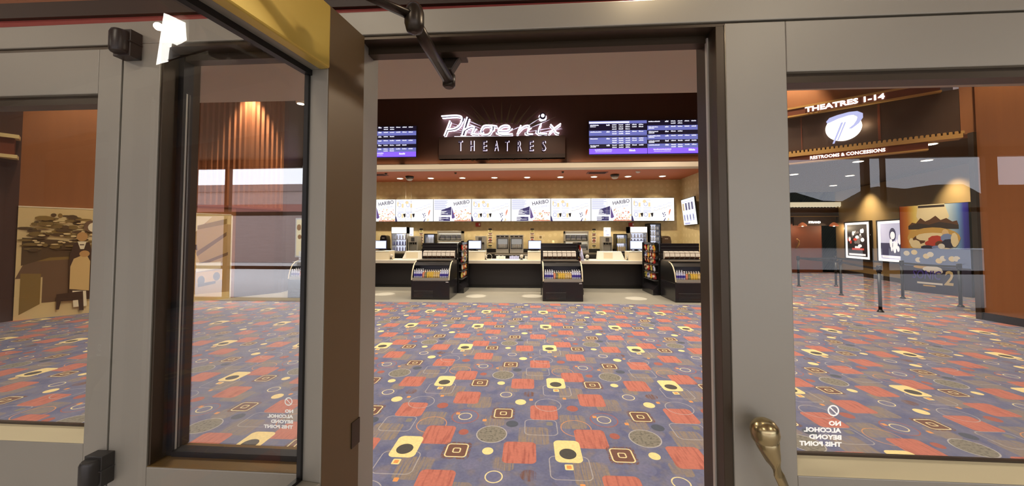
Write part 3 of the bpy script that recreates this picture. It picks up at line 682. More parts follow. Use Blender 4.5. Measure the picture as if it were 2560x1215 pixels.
# ---------------- machines on the back counter
YB = 12.98; ZB = 1.031
def wx(px): return WX(px, YB)
def zz(py): return WZ(py, YB)
M_LIT = mat('fridge_glow', (226, 230, 250), .4, emit=.9)
M_SIGNLIT = mat('fridge_sign', (255, 253, 250), .4, emit=1.5)
def fridge(name, label, x0, x1, ztop, body, sign, shelves, bottle_rgb, depth=.5, z0=ZB, nb=5, y=YB, grp=None):
    t = thing(name, label, 'drinks fridge', ((x0 + x1) / 2, y, z0)); w = (x1 - x0) / 2; h = ztop - z0
    hs = h * sign
    obj('cabinet', MB().box(-w, -w + .035, 0, depth, 0, h).box(w - .035, w, 0, depth, 0, h).box(-w, w, 0, depth, 0, .06).box(-w, w, 0, depth, h - max(hs, .04), h).box(-w, w, depth - .03, depth, 0, h), body, t, .004)
    obj('back_glow', MB().box(-w + .036, w - .036, depth - .05, depth - .031, .06, h - max(hs, .04)), M_LIT, t)
    if sign: obj('sign_panel', MB().box(-w + .02, w - .02, -.015, 0, h - hs + .02, h - .015), M_SIGNLIT, t)
    iz = h - max(hs, .04) - .06
    for k in range(1, shelves): obj('shelf', MB().box(-w + .036, w - .036, .04, depth - .05, .06 + iz * k / shelves - .008, .06 + iz * k / shelves + .008), M_STEEL, t)
    obj('door_pane', MB().face([(-w + .035, .01, .06), (w - .035, .01, .06), (w - .035, .01, h - max(hs, .04)), (-w + .035, .01, h - max(hs, .04))]), G_CASE, t)
    sh = iz / shelves; bh = sh * .72; br = min(.03, (2 * w - .1) / nb / 2 * .9)
    for k in range(shelves):
        c_ = bottle_rgb[k % len(bottle_rgb)]; key = 'drink_%d_%d_%d' % c_
        bm0 = None
        for j in range(nb):
            xx = (x0 + x1) / 2 - w + .05 + br + (2 * w - .1 - 2 * br) * j / (nb - 1)
            if bm0 is None:
                bm0 = MB().lathe([(br, 0), (br, bh * .65), (br * .45, bh * .85), (br * .45, bh)], n=8, ms=[0, 0, 1]).mesh('bottle', [mat(key, c_, .3, emit=.15), M_WHITE])
            o = obj('bottle', bm0, None); o.location = (xx, y + .1, z0 + .066 + sh * k + (.003 if k else 0))
            tag(o, 'bottle, %s shelf up, %s from left, in the %s' % (ORD[k], ORD[j], grp), 'bottle', 'bottles inside the ' + grp)
    return t
fridge('upright_cooler', 'white drinks cooler with a blank lit sign at the left of the rear counter', wx(978), wx(1017), zz(567), M_STEEL, .26, 3, [(150, 150, 190), (120, 124, 180), (226, 226, 240)], grp='white left cooler')
fridge('upright_cooler', 'white drinks cooler with a glowing blank sign at the right behind the register', wx(1575), wx(1619), zz(567), M_STEEL, .24, 4, [(170, 170, 205), (120, 124, 200), (130, 130, 160), (226, 226, 240)], grp='white right cooler')
fridge('small_display_fridge', 'small black-framed display fridge beside the left nacho warmer', wx(1060), wx(1087), zz(584), M_BLACK, 0, 2, [(214, 190, 110), (220, 220, 225)], depth=.42, grp='small black left fridge')
fridge('small_display_fridge', 'small black-framed display fridge between soda machine and right cooler', wx(1540), wx(1569), zz(585), M_BLACK, 0, 2, [(196, 160, 70), (196, 176, 90)], depth=.42, grp='small black right fridge')
fridge('tall_water_fridge', 'tall black fridge of white water bottles right of the white cooler', wx(1624), wx(1653), zz(559), M_BLACK, 0, 5, [(236, 238, 244)], depth=.5, z0=ZB - .0, nb=4, grp='tall black right fridge')
fridge('tall_water_fridge', 'tall black fridge of white water bottles at the far left beside the open door', wx(880), wx(918), zz(557), M_BLACK, 0, 5, [(236, 238, 244)], depth=.5, nb=5, grp='tall black left fridge')
x_, y_, z_ = W(915.5, 588, YB - .01)
tag(obj('round_sticker', MB().disc((x_, y_ - .004, z_), .06, .14, 20).disc((x_, y_ - .002, z_), .06, .14, 20), M_CREAM), 'oval cream sticker on the side of the far left black fridge', 'sticker')

def soda(px0, px1, pyt, label):
    x0, x1 = wx(px0), wx(px1); h = zz(pyt) - ZB; w = (x1 - x0) / 2
    t = thing('soda_dispenser', label, 'drink machine', ((x0 + x1) / 2, YB, ZB))
    obj('body', MB().box(-w, w, .12, .5, 0, h).box(-w, w, 0, .12, h * .62, h).box(-w, -w + .03, .0, .12, 0, h * .62).box(w - .03, w, .0, .12, 0, h * .62), M_STEEL, t, .006)
    obj('drip_tray', MB().box(-w, w, -.08, .12, 0, .04), M_DKGREY, t)
    for k in range(3): obj('nozzle', MB().lathe([(.02, 0), (.028, .05), (.03, .09)], -w * .5 + k * w * .5, .05, h * .50, 8), M_BLACK, t)
    obj('badge', MB().box(-w * .35, w * .35, -.012, 0, h * .68, h * .92), M_DKGREY, t)
soda(1020, 1044, 590, 'steel soda dispenser right of the left white cooler')
soda(1188, 1213, 590, 'steel soda dispenser behind the left centre register')
soda(1506, 1531, 591, 'steel soda dispenser under the bright white notice')
def warmer(px0, px1, pyt, label):
    x0, x1 = wx(px0), wx(px1); h = zz(pyt) - ZB; w = (x1 - x0) / 2
    t = thing('hot_food_case', label, 'food warmer', ((x0 + x1) / 2, YB, ZB))
    obj('frame', MB().box(-w, w, .05, .5, 0, .1).box(-w, w, .0, .5, h * .47, h * .55).box(-w, w, 0, .5, h - .1, h).box(-w, -w + .03, .0, .5, 0, h).box(w - .03, w, 0, .5, 0, h).box(-w, w, .47, .5, 0, h), M_STEEL, t, .006)
    obj('heat_strip', MB().box(-w + .05, w - .05, .1, .4, h - .115, h - .1).box(-w + .05, w - .05, .1, .4, h * .45, h * .465), mat('heat_lamp', (255, 244, 220), .4, emit=1.6), t)
    for r_ in range(2):
        for k in range(4):
            q = MB(); bx = -w + .14 + k * (2 * w - .28) / 3; z0 = .12 + r_ * h * .46
            q.box(bx - .08, bx + .08, .15, .4, z0, z0 + .04, 0).box(bx - .07, bx + .07, .2, .4, z0 + .04, z0 + .17, 1)
            tr = obj('food_tray', q, [M_WHITE, mat('snack_grey', (120, 120, 132), .7)], t)
warmer(1093, 1154, 577, 'steel two-shelf hot food case left of the centre, behind the left candy stand')
warmer(1412, 1472, 578, 'steel two-shelf hot food case behind the middle candy stand')
def cupcab(px0, px1, label, nm):
    x0, x1 = wx(px0), wx(px1); h = zz(587) - ZB; w = (x1 - x0) / 2
    t = thing('cup_cabinet', label, 'popcorn cabinet', ((x0 + x1) / 2, YB, ZB), group='pair of steel popcorn cabinets')
    obj('body', MB().box(-w, w, 0, .5, 0, h * .22).box(-w, w, 0, .5, h * .8, h).box(-w, -w + .035, 0, .5, h * .22, h * .8).box(w - .035, w, 0, .5, h * .22, h * .8).box(-w, w, .47, .5, h * .2, h * .8), M_STEEL, t, .006)
    obj('control_strip', MB().box(-w + .02, w - .02, -.01, 0, h * .85, h * .96), M_DKGREY, t)
    for k in range(5): obj('knob', MB().lathe([(.02, 0), (.018, .02)], 0, 0, 0, 8).xf(Matrix.Translation((-w + .07 + k * (2 * w - .14) / 4, -.01, h * .905)) @ Matrix.Rotation(PI / 2, 4, 'X')), M_WHITE if k % 2 else M_BLACK, t)
    obj('door_frame', MB().box(-w + .03, w - .03, -.006, 0, h * .77, h * .8).box(-w + .03, w - .03, -.006, 0, h * .22, h * .25).box(-w + .03, -w + .05, -.006, 0, h * .22, h * .8).box(w - .05, w - .03, -.006, 0, h * .22, h * .8), M_BLACK, t)
    obj('glow', MB().box(-w + .04, w - .04, .455, .469, h * .24, h * .79), mat('cab_glow', (200, 196, 190), .5, emit=.5), t)
    cm = MB().lathe([(.034, 0), (.045, .17)], n=9).mesh('cup_stack', [mat('cup_white', (232, 230, 226), .5)])
    for r_ in range(2):
        for k in range(5):
            c_ = obj('paper_cup', cm, None); c_.location = ((x0 + x1) / 2 - w + .1 + k * (2 * w - .2) / 4, YB + .12 + r_ * .14, ZB + h * .22 + .001)
            tag(c_, 'white paper cup, %s from left, %s row, in the %s popcorn cabinet' % (ORD[k], ['front', 'back'][r_], nm), 'cup', 'paper cups in the popcorn cabinets')
cupcab(1240, 1272, 'left one of two steel popcorn cabinets at the centre of the rear counter', 'left')
cupcab(1274.5, 1308, 'right one of two steel popcorn cabinets at the centre of the rear counter', 'right')
# lit notices hung above the soda dispensers
for px, nm in ((1024, 'left'), (1518, 'right')):
    for k, dx in enumerate((-11, 3) if nm == 'left' else (0,)):
        x, y, z = W(px + dx, 582, BK - .3)
        t = thing('hanging_notice', 'bright white hanging notice above the %s soda dispenser%s' % (nm, (', nearer the cooler' if k == 0 else ', nearer the small fridge') if nm == 'left' else ''), 'notice', (x, y, z))
        w = .1 if nm == 'left' else .13
        obj('sheet', MB().box(-w, w, 0, .01, -.2, .2), mat('bright_notice', (255, 252, 240), .6, emit=.9), t)
        obj('print', MB().box(-w * .3, w * .6, -.002, 0, -.1, -.06).box(-w * .6, 0, -.002, 0, .05, .08), M_SLINE, t)
        obj('cord', MB().tube([(0, .005, .2), (0, .005, ZS - z)], .004, 5), M_STEEL, t)
# coffee makers / urns
def urn(px0, px1, pyt, label, m):
    x0, x1 = wx(px0), wx(px1); h = zz(pyt) - ZB; w = (x1 - x0) / 2
    t = thing('coffee_brewer', label, 'coffee machine', ((x0 + x1) / 2, YB, ZB))
    obj('body', MB().prism([(-w, 0), (w, 0), (w, h * .7), (w * .8, h * .95), (w * .3, h), (-w * .6, h), (-w * .9, h * .9), (-w, h * .7)], 'y', .05, .4), m, t, .01)
    obj('tap', MB().lathe([(.015, 0), (.02, .05)], 0, .03, h * .3, 8), M_STEEL, t)
    obj('lid_shine', MB().box(-w * .4, w * .3, .045, .05, h * .82, h * .86), M_STEEL, t)
urn(948, 966, 588, 'black coffee brewer behind the far left register', M_BLACKG)
urn(1656, 1680, 590, 'dark brown rounded coffee brewer at the right end of the rear counter', mat('brown_plastic', (84, 66, 52), .3))
t = urn(1166, 1186, 600, 'black coffee brewer left of the centre soda dispenser', M_BLACKG)
# small goods in the middle of the back counter
for px, w, h, c_, nm, lab in ((1384, .045, .46, (240, 220, 170), 'paper_roll', 'tall cream cup sleeve standing right of the picture cards'), (1356, .1, .12, (110, 84, 50), 'napkin_box', 'brown napkin box left of the cream cup sleeve'), (1368, .1, .1, (60, 50, 42), 'napkin_box', 'dark napkin box left of the middle candy stand top'),
                            (1405, .05, .36, (240, 236, 226), 'lid_dispenser', 'white domed lid dispenser left of the right hot food case'), (1692, .09, .1, (120, 128, 140), 'napkin_box', 'blue-grey box at the right end of the rear counter'), (935, .1, .22, (186, 150, 96), 'cardboard_box', 'tan cardboard box left of the black coffee brewer')):
    x = wx(px); mm_ = mat(nm + '_%d' % c_[0], c_, .6)
    q = MB().lathe([(w, 0), (w, h * .8), (w * .8, h)], x, YB + .2, ZB, 12) if 'roll' in nm or 'lid' in nm else MB().box(x - w, x + w, YB + .1, YB + .3, ZB, ZB + h)
    tag(obj(nm, q, mm_), lab, nm.replace('_', ' '))
x, y, z = W(1352, 593, BK - .01)
tag(obj('picture_frame', MB().box(x - .08, x + .06, y, y + .01, z - .07, z + .07, 0).box(x - .055, x + .035, y - .002, y, z - .05, z + .05, 1), [M_CREAM, mat('olive_picture', (130, 104, 60), .7)]), 'small olive picture on the tan wall right of the cards', 'picture')
tag(obj('under_shelf', MB().box(WX(1237, 12.8), WX(1322, 12.8), 12.75, 12.84, .96, .985), M_STEEL), 'steel rail along the front of the rear counter at the centre', 'rail')

# ---------------- registers and counter goods
CT = .882
def wc(px): return WX(px, 11.5)
reg0 = None
regs = ((950, 915, 974, 'far left beside the candy rack'), (1187, 1164, 1212, 'right of the left candy stand'), (1337, 1319, 1356, 'left of the middle candy stand'), (1592, 1571, 1624, 'left of the right candy rack'))
for i, (px, a, b, nm) in enumerate(regs):
    xa, xb = WX(a, 11.25), WX(b, 11.25)
    t = thing('register_stand', 'cream laminate box under the register %s' % nm, 'counter box', ((xa + xb) / 2, 11.2, CT), group='raised cream register boxes')
    w = (xb - xa) / 2
    obj('shell', MB().box(-w, w, 0, .03, 0, .262).box(-w, -w + .03, .03, .5, 0, .262).box(w - .03, w, .03, .5, 0, .262), M_CREAM, t, .004)
    obj('top', MB().box(-w, w, -.01, .5, .262, .285), mat('white_top', (244, 240, 230), .4), t, .004)
    x = WX(px, 11.4); w2 = .2
    if reg0 is None:
        reg0 = thing('register_screen', '', 'cash register', (x, 11.42, CT + .285), group='register screens on the counter')
        obj('bezel', MB().box(-w2 - .015, w2 + .015, 0, .04, .05, .34), mat('bezel_navy', (34, 34, 66), .35), reg0, .006)
        sc_ = obj('display', MB().box(-w2, w2, -.004, 0, .075, .325), scr('register_display', (216, 222, 255), 1.3), reg0)
        obj('window', MB().box(-w2 + .02, w2 - .03, -.007, -.004, .12, .28), scr('register_window', (250, 250, 255), 1.3), sc_)
        obj('stand', MB().box(-.14, .1, -.03, .12, 0, .02).box(-.04, .04, .03, .07, 0, .1), M_BLACK, reg0)
        o = reg0
    else: o = dup(reg0, (x, 11.42, CT + .285))
    o['label'] = 'lit register screen on its cream box, ' + nm
for px, nm in ((983, 'left of the left white menu card'), (1215, 'right of the second register box'), (1304, 'left of the third register box'), (1466, 'right of the middle candy stand'), (1566, 'left of the fourth register box')):
    t = thing('card_reader', 'small round-headed card reader on a stem, %s' % nm, 'card reader', (wc(px), 11.35, CT), group='round card readers on the counter')
    obj('base', MB().lathe([(.06, 0), (.06, .015), (.02, .025), (.02, .06)], n=12), M_DKGREY, t)
    obj('head', MB().lathe([(.01, 0), (.05, .02), (.062, .06), (.05, .1), (.01, .12)], 0, 0, .055, 14), mat('grey_plastic', (190, 184, 172), .35), t)
t = thing('ring_stand', 'thin steel ring standing beside the second card reader', 'ring holder', (wc(1224), 11.4, CT))
obj('hoop', MB().tube([(.09 * math.cos(a), 0, .095 + .09 * math.sin(a)) for a in [2 * PI * k / 20 for k in range(21)]], .008, 6), M_STEEL, t)
for a, b, sk, nm in ((1008, 1052, 1, 'left'), (1492, 1560, -1, 'right')):
    xa, xb = WX(a, 11.6), WX(b, 11.6); zt_ = .27
    t = thing('order_display', 'slanted white order display on the worktop, the %s one' % nm, 'display box', ((xa + xb) / 2, 11.5, CT), group='slanted white displays')
    w = (xb - xa) / 2
    obj('shell', MB().prism([(-w, 0), (w, 0), (w - (.0 if sk > 0 else .12), zt_), (-w + (.13 if sk > 0 else .03), zt_)], 'y', 0, .25), M_PAPER, t, .003)
    obj('sheet', MB().box(-w * .55, w * .1 if sk < 0 else w * .8, -.003, 0, .04, zt_ - .04), M_CREAM, t)
for k, (a, b, c_, nm) in enumerate(((1241, 1264, (250, 248, 240), 'white lids'), (1274, 1298, (190, 196, 240), 'blue-white straws'), (1312, 1322, (250, 248, 240), 'white napkins'))):
    xa, xb = WX(a, 11.7), WX(b, 11.7)
    q = MB(); n = 5
    for j in range(n): q.box(xa + (xb - xa) * j / n, xa + (xb - xa) * (j + .86) / n, 11.65, 11.75, CT, CT + .1 + .01 * (j % 2))
    tag(obj('stack', q, mat('stack_%d' % k, c_, .6)), 'row of %s on the worktop at the centre' % nm, 'counter supplies')
tag(obj('paper_cone', MB().lathe([(.09, 0), (.0015, .40)], WX(1452.5, 11.2), 11.1, CT + .0005, 12), mat('blue_white_paper', (200, 204, 246), .6)), 'small blue and white paper cone right of the middle candy stand top', 'paper cone')

# ---------------- candy stands: chilled drinks case in front, slatted bin board and side rack behind
M_TRIMC = mat('cream_edge_trim', (206, 196, 168), .4)
M_SHELF = mat('shelf_clear', (180, 178, 176), .3)
def curve(): return [(0.0, .50), (.02, .60), (.07, .74), (.15, .86), (.27, .94), (.42, .975)]
def stand(cx, fy, side, nm, w=.505):
    """side: which flank carries the visible candy rack (+1 right, -1 left)"""
    depth = 11.18 - fy
    t = thing('drinks_case', 'black open-front drinks case of bottles at the foot of the %s candy stand' % nm, 'drinks case', (cx, fy, 0), group='chilled drinks cases')
    obj('base', MB().box(-w + .0, w - .0, .0, .95, .0, .475), M_BLACKG, t, .012)
    prof = [(.0, .475)] + curve() + [(.95, .975), (.95, .475)]
    for s_ in (-1, 1):
        x0 = w * s_; x1 = (w - .03) * s_
        obj('side_panel', MB().prism([(y, z) for y, z in prof], 'x', min(x0, x1), max(x0, x1)), M_BLACK, t)
        tr = MB(); c_ = curve()
        for k in range(len(c_) - 1):
            (ya, za), (yb, zb2) = c_[k], c_[k + 1]
            tr.face([(x1, ya - .006, za), (x0, ya - .006, za), (x0, yb - .006, zb2 + .004), (x1, yb - .006, zb2 + .004)])
        obj('edge_trim', tr, M_TRIMC, t)
    obj('canopy', MB().prism([(.16, .87), (.27, .94), (.42, .975), (.95, .975), (.95, .9), (.4, .9), (.2, .85)], 'x', -w + .03, w - .03), M_BLACK, t)
    obj('back_panel', MB().box(-w + .03, w - .03, .62, .64, .475, .9), mat('case_inner_grey', (104, 100, 104), .5), t)
    obj('light_strip', MB().box(-w + .06, w - .06, .3, .36, .885, .899), mat('case_light', (236, 240, 255), .4, emit=7), t)
    obj('deck', MB().prism([(.015, .475), (.6, .475), (.6, .60), (.015, .52)], 'x', -w + .03, w - .03), M_SHELF, t)
    obj('front_guard', MB().box(-w + .03, w - .03, .006, .012, .49, .56), mat('guard_clear', (150, 146, 138), .3), t)
    gr = MB()
    for k in range(5): gr.box(-w + .08, w * .15, -.012, .0, .06 + k * .032, .068 + k * .032)
    gr.box(-w + .08, w * .15, -.014, 0, .215, .228)
    obj('grille', gr, M_DKGREY, t)
    obj('badge', MB().box(w - .1, w - .03, -.004, 0, .44, .458), mat('badge_silver', (210, 206, 210), .4), t)
    obj('top_ledge', MB().box(-w + .02, w - .06, .36, .95, .976, .998), mat('ledge_brown_steel', (110, 102, 92), .35, .3), t)
    # bottles, two rows
    kinds = ['water'] * 4 + ['coral', 'green'] + ['gold'] * 3 + ['tan'] * 3 + ['water'] * 4
    n = len(kinds)
    for r_ in range(2):
        for j, kd in enumerate(kinds):
            o = obj('bottle', BOT[kd], None)
            xx = cx - w + .075 + (2 * w - .15) * j / (n - 1); yy = fy + .07 + r_ * .15
            o.location = (xx, yy, .5225 + .0 + (.07 + r_ * .15 + .022) * .137 + (.002)); o.rotation_euler = (math.radians(-8), 0, j)
            o.rotation_euler = (0, 0, j)
            tag(o, '%s, %s from left, %s row, %s drinks case' % (BL[kd], 'sixteenth' if j == 15 else ORD[j], ['front', 'back'][r_], nm), 'bottle', 'bottles in the chilled drinks cases')
    # slatted board with candy bins
    by = fy + 1.0
    w0 = w; w = w - .035
    b = thing('bin_board', 'black slatted board holding clear candy bins on top of the %s candy stand' % nm, 'display board', (cx + side * -.02, by, 0), group='slatted candy bin boards')
    bw = w + .03
    q = MB().box(-bw, bw, 0, .06, .0, 1.44); obj('backing', q, M_BLACK, b)
    q = MB()
    for k in range(5): q.box(-bw, bw, -.014, 0, 1.02 + k * .088, 1.085 + k * .088)
    obj('slats', q, M_BLACKG, b)
    obj('cap_line', MB().box(-bw, bw, -.018, -.013, 1.354, 1.364).box(-bw, bw, -.018, -.013, 1.27, 1.276), M_DKGREY, b)
    obj('bin_rail', MB().box(-bw + .05, bw - .05, -.17, -.005, 1.0, 1.015), M_DKGREY, b)
    for j in range(7):
        xx = cx + side * -.02 - bw + .12 + j * (2 * bw - .22) / 6
        t2 = dup(BIN, (xx, by - .02, 1.016), label='clear candy bin, %s from left on the %s slatted board' % (ORD[j], nm), group='clear candy bins')
    # rack on the flank
    w = w0
    rk = thing('candy_rack', 'tall black rack of hanging candy bags on the flank of the %s candy stand' % nm, 'candy rack', (cx + side * (w + .02), by + .07, 0), group='candy racks on the stand flanks')
    dd = 10.93 - (by + .07)
    obj('carcass', MB().box(-.03 if side > 0 else 0, 0 if side > 0 else .03, 0, dd, 0, 1.44).box(-side * .44, -side * .03, .01, dd, 0, .97), M_BLACK, rk)
    obj('end_fin', MB().box(0, side * .13, dd - .04, dd, 0, 1.46), M_BLACK, rk)
    obj('header', MB().box(0, side * .1, 0, dd, 1.40, 1.46), M_BLACK, rk)
    obj('plinth', MB().prism([(0, 0), (side * .02, 0), (side * .15, .0), (side * .15, .14), (0, .30)], 'y', 0, dd - .04), M_BLACKG, rk)
    zt_ = [1.22, 1.03, .86, .64, .42]
    for k, z0 in enumerate(zt_):
        obj('shelf', MB().prism([(0, z0 - .025), (side * .11, z0 - .034), (side * .11, z0 - .022), (0, z0 - .012)], 'y', .02, dd - .06), M_DKGREY, rk)
        nb = 4
        for j in range(nb):
            key = (k * 3 + j * 2 + (0 if side > 0 else 1)) % len(BAGS)
            o = obj('candy_bag', BAGS[key][0], None)
            yy = by + .05 + .16 + j * (dd - .3) / (nb - 1) if nb > 1 else 0
            o.location = (cx + side * (w + .02) + side * .065, yy, z0 + .095); o.rotation_euler = (math.radians(rnd.uniform(-8, 8)), side * math.radians(14), side * PI / 2 + math.radians(rnd.uniform(-14, 14)))
            tag(o, '%s candy bag, %s tier down, %s from the front, %s rack' % (BAGS[key][1], ORD[k], ORD[j], nm), 'candy bag', 'hanging candy bags')
# bottle meshes
BOT = {}; BL = {'water': 'clear blue-labelled water bottle', 'coral': 'coral juice bottle', 'green': 'grey-green tea bottle', 'gold': 'yellow juice bottle', 'tan': 'tan iced coffee bottle'}
for k, (body, lab, cap, h) in dict(water=((196, 200, 226), (70, 60, 160), (240, 240, 250), .22), coral=((220, 140, 110), (230, 160, 130), (240, 236, 226), .19), green=((120, 124, 96), (150, 150, 120), (240, 236, 226), .19),
                                gold=((216, 180, 80), (230, 200, 90), (225, 215, 215), .19), tan=((200, 170, 110), (226, 204, 150), (240, 236, 226), .19)).items():
    r = .028
    BOT[k] = MB().lathe([(r, 0), (r, h * .28), (r, h * .55), (r * .95, h * .68), (r * .42, h * .85), (r * .42, h * .87), (r * .5, h * .875), (r * .5, h)], n=10, ms=[0, 1, 0, 0, 0, 2, 2]).mesh('bottle', [mat('b_%s_body' % k, body, .2), mat('b_%s_label' % k, lab, .5), mat('b_%s_cap' % k, cap, .5)])
BAGS = []
for nm_, c_, c2 in (('red', (196, 50, 40), (236, 220, 150)), ('yellow', (230, 190, 70), (190, 60, 40)), ('white and brown', (226, 214, 196), (110, 60, 40)), ('blue and white', (210, 214, 234), (70, 74, 150)), ('orange', (216, 120, 50), (240, 214, 160)), ('gold and green', (210, 190, 110), (110, 120, 60)), ('dark red and white', (150, 50, 50), (232, 224, 214))):
    q = MB(); nx, nz = 6, 6; W_, H_ = .085, .095
    for s_ in (1, -1):
        for i in range(nx):
            for j in range(nz):
                def P(a, c):
                    u = a / nx * 2 - 1; v = c / nz * 2 - 1; return (u * W_ * (1 - .08 * v * v), s_ * .03 * (1 - u ** 4) * (1 - v ** 4), v * H_)
                f = [P(i, j), P(i + 1, j), P(i + 1, j + 1), P(i, j + 1)]
                q.face(f if s_ < 0 else f[::-1], 1 if 1 < j < 4 and 0 < i < 5 else 0, True)
    BAGS.append((q.mesh('candy_bag', [mat('bag_' + nm_, c_, .35), mat('bag2_' + nm_, c2, .45)]), nm_))
BIN = thing('candy_bin', 'clear candy bin', 'candy bin', (0, 0, -5))
M_BIN = mat('frosted_bin', (222, 212, 200), .3)
obj('shell', MB().prism([(0, 0), (-.05, 0), (-.14, .07), (-.12, .17), (0, .2)], 'x', -.058, .058), M_BIN, BIN)
obj('lid', MB().prism([(-.005, .201), (-.125, .171), (-.13, .18), (-.005, .212)], 'x', -.06, .06), mat('bin_lid', (200, 192, 182), .3), BIN)
obj('candy', MB().prism([(-.052, .003), (-.122, .052), (-.126, .046), (-.06, -.001)], 'x', -.05, .05), mat('mixed_candy', (120, 84, 66), .6, noise=.6, scale=60), BIN)
obj('scoop_flap', MB().prism([(-.142, .07), (-.131, .13), (-.134, .131), (-.146, .07)], 'x', -.045, .03), mat('flap_grey', (206, 198, 188), .35), BIN)
stand(WX(1077, 9.0), 8.98, 1, 'left')
stand(WX(1406.5, 8.9), 8.88, 1, 'middle')
stand(WX(1739, 8.9), 8.88, -1, 'right', w=.52)
stand(WX(1077, 9.0) - 3.36, 9.05, 1, 'far left')
for ch in list(BIN.children): bpy.data.objects.remove(ch)
bpy.data.objects.remove(BIN)

# ================================================================== SIGNS OVER THE COUNTER
SY = 11.06
def Z5(zx, zy, Y=SY): return W(890 + .23045 * zx, 200 + .23045 * zy, Y)
sg = thing('theatre_sign', 'white neon script cinema sign with sunburst rays over a dark name panel', 'sign', (0, 0, 0))
x0, _, z1 = Z5(903, 625); x1, _, z0 = Z5(2268, 845)
obj('name_panel', MB().box(x0, x1, SY - .06, SY + .13, z0, z1), mat('sign_box_brown', (62, 36, 26), .5), sg, .004)
obj('panel_lip', MB().box(x0, x1, SY - .062, SY + .13, z0, z0 + (z1 - z0) * .18), mat('sign_lip', (46, 28, 20), .5), sg)
strokes = [
    [(1018, 440), (1000, 490), (955, 605)], [(925, 392), (1030, 384), (1105, 384), (1145, 400), (1142, 445), (1112, 495), (1060, 525), (985, 532)],
    [(1205, 400), (1180, 480), (1150, 592)], [(1165, 545), (1215, 512), (1262, 500), (1282, 515), (1262, 560), (1262, 582), (1325, 586)],
    [(1415, 490), (1380, 500), (1355, 545), (1360, 580), (1400, 592), (1440, 582), (1470, 540), (1470, 505), (1440, 492), (1415, 490), (1480, 492), (1530, 500)],
    [(1545, 548), (1640, 546), (1668, 520), (1655, 495), (1610, 490), (1565, 510), (1540, 555), (1560, 582), (1620, 588), (1700, 584)],
    [(1790, 490), (1770, 530), (1748, 592)], [(1760, 560), (1815, 505), (1862, 492), (1880, 505), (1860, 560), (1865, 584), (1920, 586)],
    [(2010, 470), (1985, 530), (1978, 572), (2010, 584), (2075, 582)],
    [(2110, 480), (2145, 520), (2170, 565), (2205, 578)], [(2222, 472), (2150, 525), (2095, 582)],
    [(1060, 604), (1400, 603), (1760, 603), (2110, 598)]]
for i, st in enumerate(strokes):
    under = i == len(strokes) - 1
    p3 = [Z5(*p, SY - .1) for p in st]
    # smooth the stroke
    sm = []
    for k in range(len(p3) - 1):
        for u in (0, .25, .5, .75):
            a, b, c, d = [Vector(p3[max(0, min(len(p3) - 1, k + o_))]) for o_ in (-1, 0, 1, 2)]
            sm.append(tuple(.5 * ((2 * b) + (c - a) * u + (2 * a - 5 * b + 4 * c - d) * u * u + (3 * b - a - 3 * c + d) * u ** 3)))
    sm.append(p3[-1])
    if under:
        obj('glow_bar', MB().tube([(p[0], SY - .01, p[2]) for p in sm], .009, 8), M_SIGNWHITE, sg); continue
    ltr = obj('script_letter', MB().tube([(p[0], SY - .04, p[2]) for p in sm], .062, 8, flat=.55), mat('letter_return', (44, 36, 62), .4), sg)
    obj('neon_tube', MB().tube([(p[0], SY - .09, p[2]) for p in sm], .026, 8), M_SIGNWHITE, ltr)
    obj('back_glow', MB().tube([(p[0], SY + .07, p[2]) for p in sm], .085, 6, flat=.3), mat('halo_light', (240, 224, 255), .5, emit=6.0), ltr)
x, y, z = Z5(2025, 396, SY - .06)
d_ = obj('letter_dot', MB().lathe([(.1, 0), (.1, .08)], n=20).xf(Matrix.Translation((x, y, z)) @ Matrix.Rotation(PI / 2, 4, 'X')), MATS['letter_return'], sg)
obj('neon_tube', MB().lathe([(.055, .08), (.055, .095)], n=18).xf(Matrix.Translation((x, y, z)) @ Matrix.Rotation(PI / 2, 4, 'X')), M_SIGNWHITE, d_)
obj('back_glow', MB().lathe([(.13, -.12), (.13, -.1)], n=18).xf(Matrix.Translation((x, y, z)) @ Matrix.Rotation(PI / 2, 4, 'X')), MATS['halo_light'], d_)
M_RAY = mat('ray_gold', (104, 92, 66), .5, .2)
rays = [((1150, 322), (1385, 490)), ((1238, 270), (1430, 480)), ((1358, 255), (1480, 475)), ((1472, 240), (1530, 470)), ((1580, 225), (1580, 470)), ((1685, 250), (1630, 470)), ((1793, 258), (1685, 470)), ((1895, 277), (1735, 480)), ((1995, 312), (1790, 490)), ((2098, 343), (1870, 480)), ((2165, 400), (1900, 500)), ((1210, 400), (1330, 480)), ((1275, 345), (1360, 440))]
for a, b in rays:
    pa, pb = Vector(Z5(*a, SY + .02)), Vector(Z5(*b, SY + .02)); dr = (pb - pa).normalized(); nr = Vector((-dr.z, 0, dr.x)) * .036
    rb = MB().prism([(pa.x, pa.z), ((pb + nr).x, (pb + nr).z), ((pb - nr).x, (pb - nr).z)], 'y', SY + .02, SY + .035)
    obj('ray', rb, M_RAY, sg)
M_STREAK = mat('streak_white', (226, 220, 240), .5, emit=.8)  # self-lit bars added to spread the sign's glow between the letters
